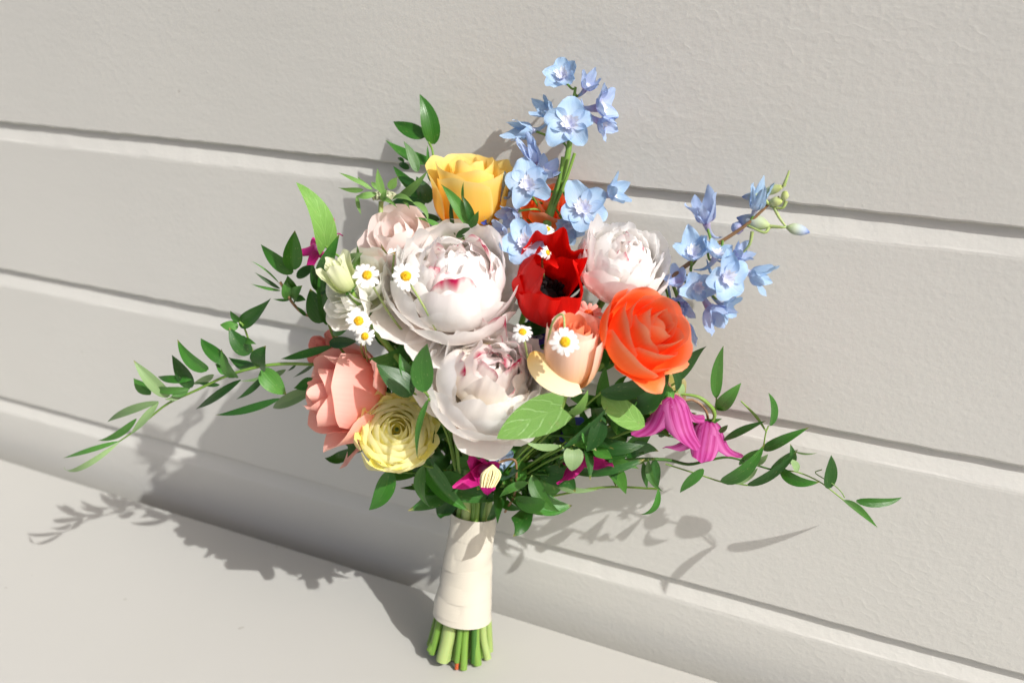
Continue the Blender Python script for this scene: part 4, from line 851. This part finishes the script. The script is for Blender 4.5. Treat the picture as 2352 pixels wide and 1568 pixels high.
lone('ruscus_leaf', 'long dark leaf right below the orange rose', Z5(740, 855), Z5(1255, 725), 44, 'leaf_dark', 'lance', bow=-12, d=(.12, .11), roll=15)
lone('ruscus_leaf', 'dark pointed leaf rising right of the orange rose', Z5(1375, 770), Z5(1625, 468), 34, 'leaf_dark', 'lance', bow=6, d=(.06, .06))
lone('ruscus_leaf', 'small dark leaf curled under the orange rose petals', Z5(1375, 840), Z5(1295, 630), 22, 'leaf_dark', 'lance', bow=-8, d=(.085, .09))
lone('ruscus_leaf', 'dark glossy drooping leaf centre right below the light oval leaf', Z5(745, 1085), Z5(618, 1348), 40, 'leaf_dark', 'ovate', bow=6, d=(.118, .128), roll=10)
lone('ruscus_leaf', 'glossy leaf folded beside the dark drooping leaf', Z5(745, 1125), Z5(705, 1340), 40, 'leaf', 'ovate', bow=-24, d=(.112, .122), roll=-15)
lone('clematis_leaf', 'small light green leaf tip by the cream petal of the peach rose', Z5(480, 1030), Z5(635, 828), 24, 'leaf_light', 'ovate', bow=-6, d=(.14, .145))
lone('ruscus_leaf', 'long narrow dark leaf crossing behind the large veined leaf', Z5(430, 1312), Z5(800, 968), 18, 'leaf_dark', 'lance', bow=-10, d=(.125, .125))
lone('clematis_leaf', 'slim grey green leaf under the front peony', Z5(402, 1298), Z5(105, 1262), 18, 'leaf_pale', 'lance', bow=6, d=(.135, .14))
lone('clematis_leaf', 'pale pointed leaf below the dark drooping leaf', Z5(690, 1320), Z5(838, 1402), 30, 'leaf_fold', 'ovate', d=(.11, .118))
lone('clematis_leaf', 'rounded light green leaf just right of the ribbon top', Z4(1725, 1462), Z4(1955, 1482), 38, 'leaf_fold', 'oval', bow=-10, d=(.105, .115))
lone('clematis_leaf', 'folded green leaf hanging right of the ribbon', Z4(1855, 1290), Z4(2062, 1562), 34, 'leaf_mid', 'ovate', bow=-14, d=(.105, .112))
lone('clematis_leaf', 'small green leaf right of the open magenta clematis', Z4(1820, 1342), Z4(1600, 1455), 20, 'leaf_fold', 'lance', bow=-6, d=(.118, .125))
lone('ruscus_leaf', 'pale grey strap leaf arching to the right of the ribbon', Z4(1990, 1330), Z4(2365, 1392), 15, 'leaf_pale', 'lance', bow=-10, d=(.085, .085))
lone('ruscus_leaf', 'long strap leaf lying along the lower right stems', Z5(520, 1510), Z5(1110, 1408), 20, 'leaf_dark', 'strap', bow=-8, d=(.09, .08))
lone('ruscus_leaf', 'curled hanging leaf under the right vine, upper one of two', Z3(0, 960, 0)[:2], Z3(105, 1182, 0)[:2], 17, 'leaf_mid', 'lance', bow=-12, d=(.06, .065), twist=.9)
lone('ruscus_leaf', 'broad dark leaf hanging under the right vine', Z3(40, 950, 0)[:2], Z3(62, 1180, 0)[:2], 24, 'leaf_dark', 'lance', d=(.055, .055))
lone('ruscus_leaf', 'sickle shaped leaf hanging lowest under the right vine', (1512, 1122), (1470, 1181), 15, 'leaf', 'lance', bow=14, d=(.058, .062))
lone('ruscus_leaf', 'slim leaf pointing down left of the sickle shaped leaf', (1478, 1062), (1487, 1122), 16, 'leaf', 'lance', bow=-2, d=(.06, .06))
lone('clematis_leaf', 'small pale leaf right behind the upper clematis bell stem', Z5(1400, 905), Z5(1420, 775), 18, 'leaf_pale', 'oval', d=(.05, .05))
lone('ruscus_leaf', 'half hidden leaf under the lower right strap leaf', Z5(790, 1450), Z5(1065, 1492), 22, 'leaf_mid', 'lance', bow=8, d=(.075, .075))

# filler foliage inside the bunch: a stem each, leaves all along it
FILL = [('under the coral rose', (850, 960, .12), (800, 1040, .13)), ('between the daisies and the front peony', (960, 770, .11), (900, 790, .13)), ('in the gap between the two big peonies', (1060, 780, .10), (1180, 770, .115)),
        ('behind the peach rose', (1250, 850, .10), (1390, 840, .10)), ('below the orange rose', (1330, 930, .09), (1480, 930, .085)), ('right of the front peony', (1250, 1000, .10), (1400, 1010, .10)),
        ('behind the open magenta clematis', (1150, 1080, .095), (1260, 1090, .10)), ('above the ribbon on the right', (1180, 1110, .085), (1230, 1150, .09)), ('above the ribbon on the left', (1040, 1080, .10), (1010, 1120, .115)), ('behind the ranunculus', (980, 930, .11), (960, 1060, .12)),
        ('low along the right vine', (1280, 1060, .08), (1480, 1040, .06)), ('behind the lisianthus', (880, 720, .11), (760, 690, .11)), ('behind the clematis bells', (1400, 980, .07), (1590, 1010, .045)), ('left of the front peony', (1000, 850, .12), (970, 790, .13)), ('behind the blush rose', (930, 650, .08), (850, 560, .08))]
for k, (wh, a_, b_) in enumerate(FILL):
    t = spray('foliage_sprig', 'mixed dark green foliage sprig '+wh, 'sprig', a_)
    A_ = at(*a_); B_ = at(*b_); rs = np.random.RandomState(700+k)
    tube('stem', [HT, HT+(A_-HT)*.5+AX*.02, A_, B_], .0011, M['stem_dark'], t, ns=6)
    for i in range(13):
        q = rs.uniform(.25, 1.0); c = (HT+(A_-HT)*(q*1.6) if q < .6 else A_+(B_-A_)*(q-.6)/.4)
        if np.linalg.norm(c-HT) < .03: continue
        dr = unit(unit(B_-HT)*.6+rs.normal(0, .7, 3)); L = rs.uniform(.022, .045)
        if (c+dr*L)[1] > -.012: dr[1] = -abs(dr[1])
        N = unit(rs.normal(0, .5, 3)-FWD-SUN*.4)
        P_ = leaf_geo(c, c+dr*L, L*rs.uniform(.28, .5), N, rs.normal(0, .004, 3), .25, 'ovate', rs=rs, twist=rs.uniform(-.8, .8))
        obj('leaf', P_, grid_faces(15, 7), M[['leaf_dark', 'leaf_dark', 'leaf', 'leaf_mid', 'leaf_fold'][rs.randint(5)]], t, grid_uv(15, 7), world=True)

# extra plain stems that only show at the cut ends and the neck
t = thing('stem_bundle', 'cut green stems showing below the cream ribbon', 'stems', HE)
for k in range(len(slots)):
    st = HT+E1*random.uniform(-.03, .03)+E2*random.uniform(-.02, .02)+AX*random.uniform(.04, .09)
    stem_to_hand(t, st, HT-st, random.choice([.0026, .0034, .0042]), random.choice(['stem', 'stem', 'stem_pale', 'stem_dark']))
# the wide pale one at the front, and the thin red one
def own_stem(c, s_, r, mat, cut=0.):
    tp = HT+E1*c*.0125+E2*s_*.0105; e0 = HE+E1*c*.0235+E2*s_*.0185
    tube('stem', [tp+AX*.05, tp, tp+(e0-tp)*.5, tp+(e0-tp)*.8, tp+(e0-tp)*(1-cut)+E1*c*.0055+E2*s_*.004], np.array(r), M[mat], t, ns=10)
own_stem(-.42, -.86, (.003, .004, .0042, .0062, .0054), 'stem_pale', .03)
own_stem(.02, -.98, (.001, .0013, .0015, .0017, .0016), 'stem_red')
own_stem(.22, -.95, (.002, .0026, .003, .0032, .0032), 'stem')
own_stem(.62, -.76, (.002, .0026, .0032, .0036, .0036), 'stem', .02)
own_stem(-.80, -.55, (.002, .0026, .0032, .0038, .0038), 'stem', .06)
own_stem(.90, -.40, (.002, .0026, .003, .0034, .0034), 'stem_pale', .03)

# ------------------------------------------------------------------ ribbon
t = thing('ribbon_wrap', 'cream satin ribbon wound around the bouquet handle', 'ribbon', HB)
RT = at(1087, 1180, .0795); RB = at(1061, 1412, .0965)
nb = 7
for k in range(nb):
    f0 = k/nb-.05 if k else -.01; f1 = (k+1)/nb+.06 if k < nb-1 else 1.0
    nu, nv = 9, 64; s = np.linspace(0, 1, nu); a = np.linspace(0, 2*np.pi, nv, endpoint=False)
    rs = np.random.RandomState(900+k); nz = wob(rs, 5, 7., 1.); n2 = wob(rs, 4, 2., 1.)
    Sg, Ag = np.meshgrid(s, a, indexing='ij')
    tilt = (.34 if k % 2 else -.24)*rs.uniform(.6, 1.3) if 0 < k < nb-1 else .03
    f = f0+(f1-f0)*Sg+tilt*.10*np.cos(Ag+rs.uniform(-.6, .6)+(2.2 if k % 2 else 0))
    rad = np.interp(f, [-.2, 0, .12, .45, .8, 1.0, 1.2], [.0192, .0186, .0178, .0196, .0222, .0240, .025])
    rad = rad-.0002+.0008*Sg+.0009*np.sin(Ag*3+k*1.7+Sg*2.5)*np.sin(np.pi*Sg)*(np.sin(Ag+k) > -.2)+.0004*np.sin(np.pi*Sg)+.0006*nz(Sg, np.round(Ag*4)/4*0+np.cos(Ag)*2)+.0005*n2(Sg*2, np.sin(Ag)*3)
    Ctr = RT[None, None]+(RB-RT)[None, None]*f[..., None]
    V = Ctr+E1*(np.cos(Ag)*rad)[..., None]+E2*(np.sin(Ag)*rad*.86)[..., None]
    uu, vv = np.meshgrid(s, np.linspace(0, 1, nv), indexing='ij')
    obj('ribbon_band', V, grid_faces(nu, nv, True), M['satin'], t, np.stack([uu, vv], -1).reshape(-1, 2), world=True)
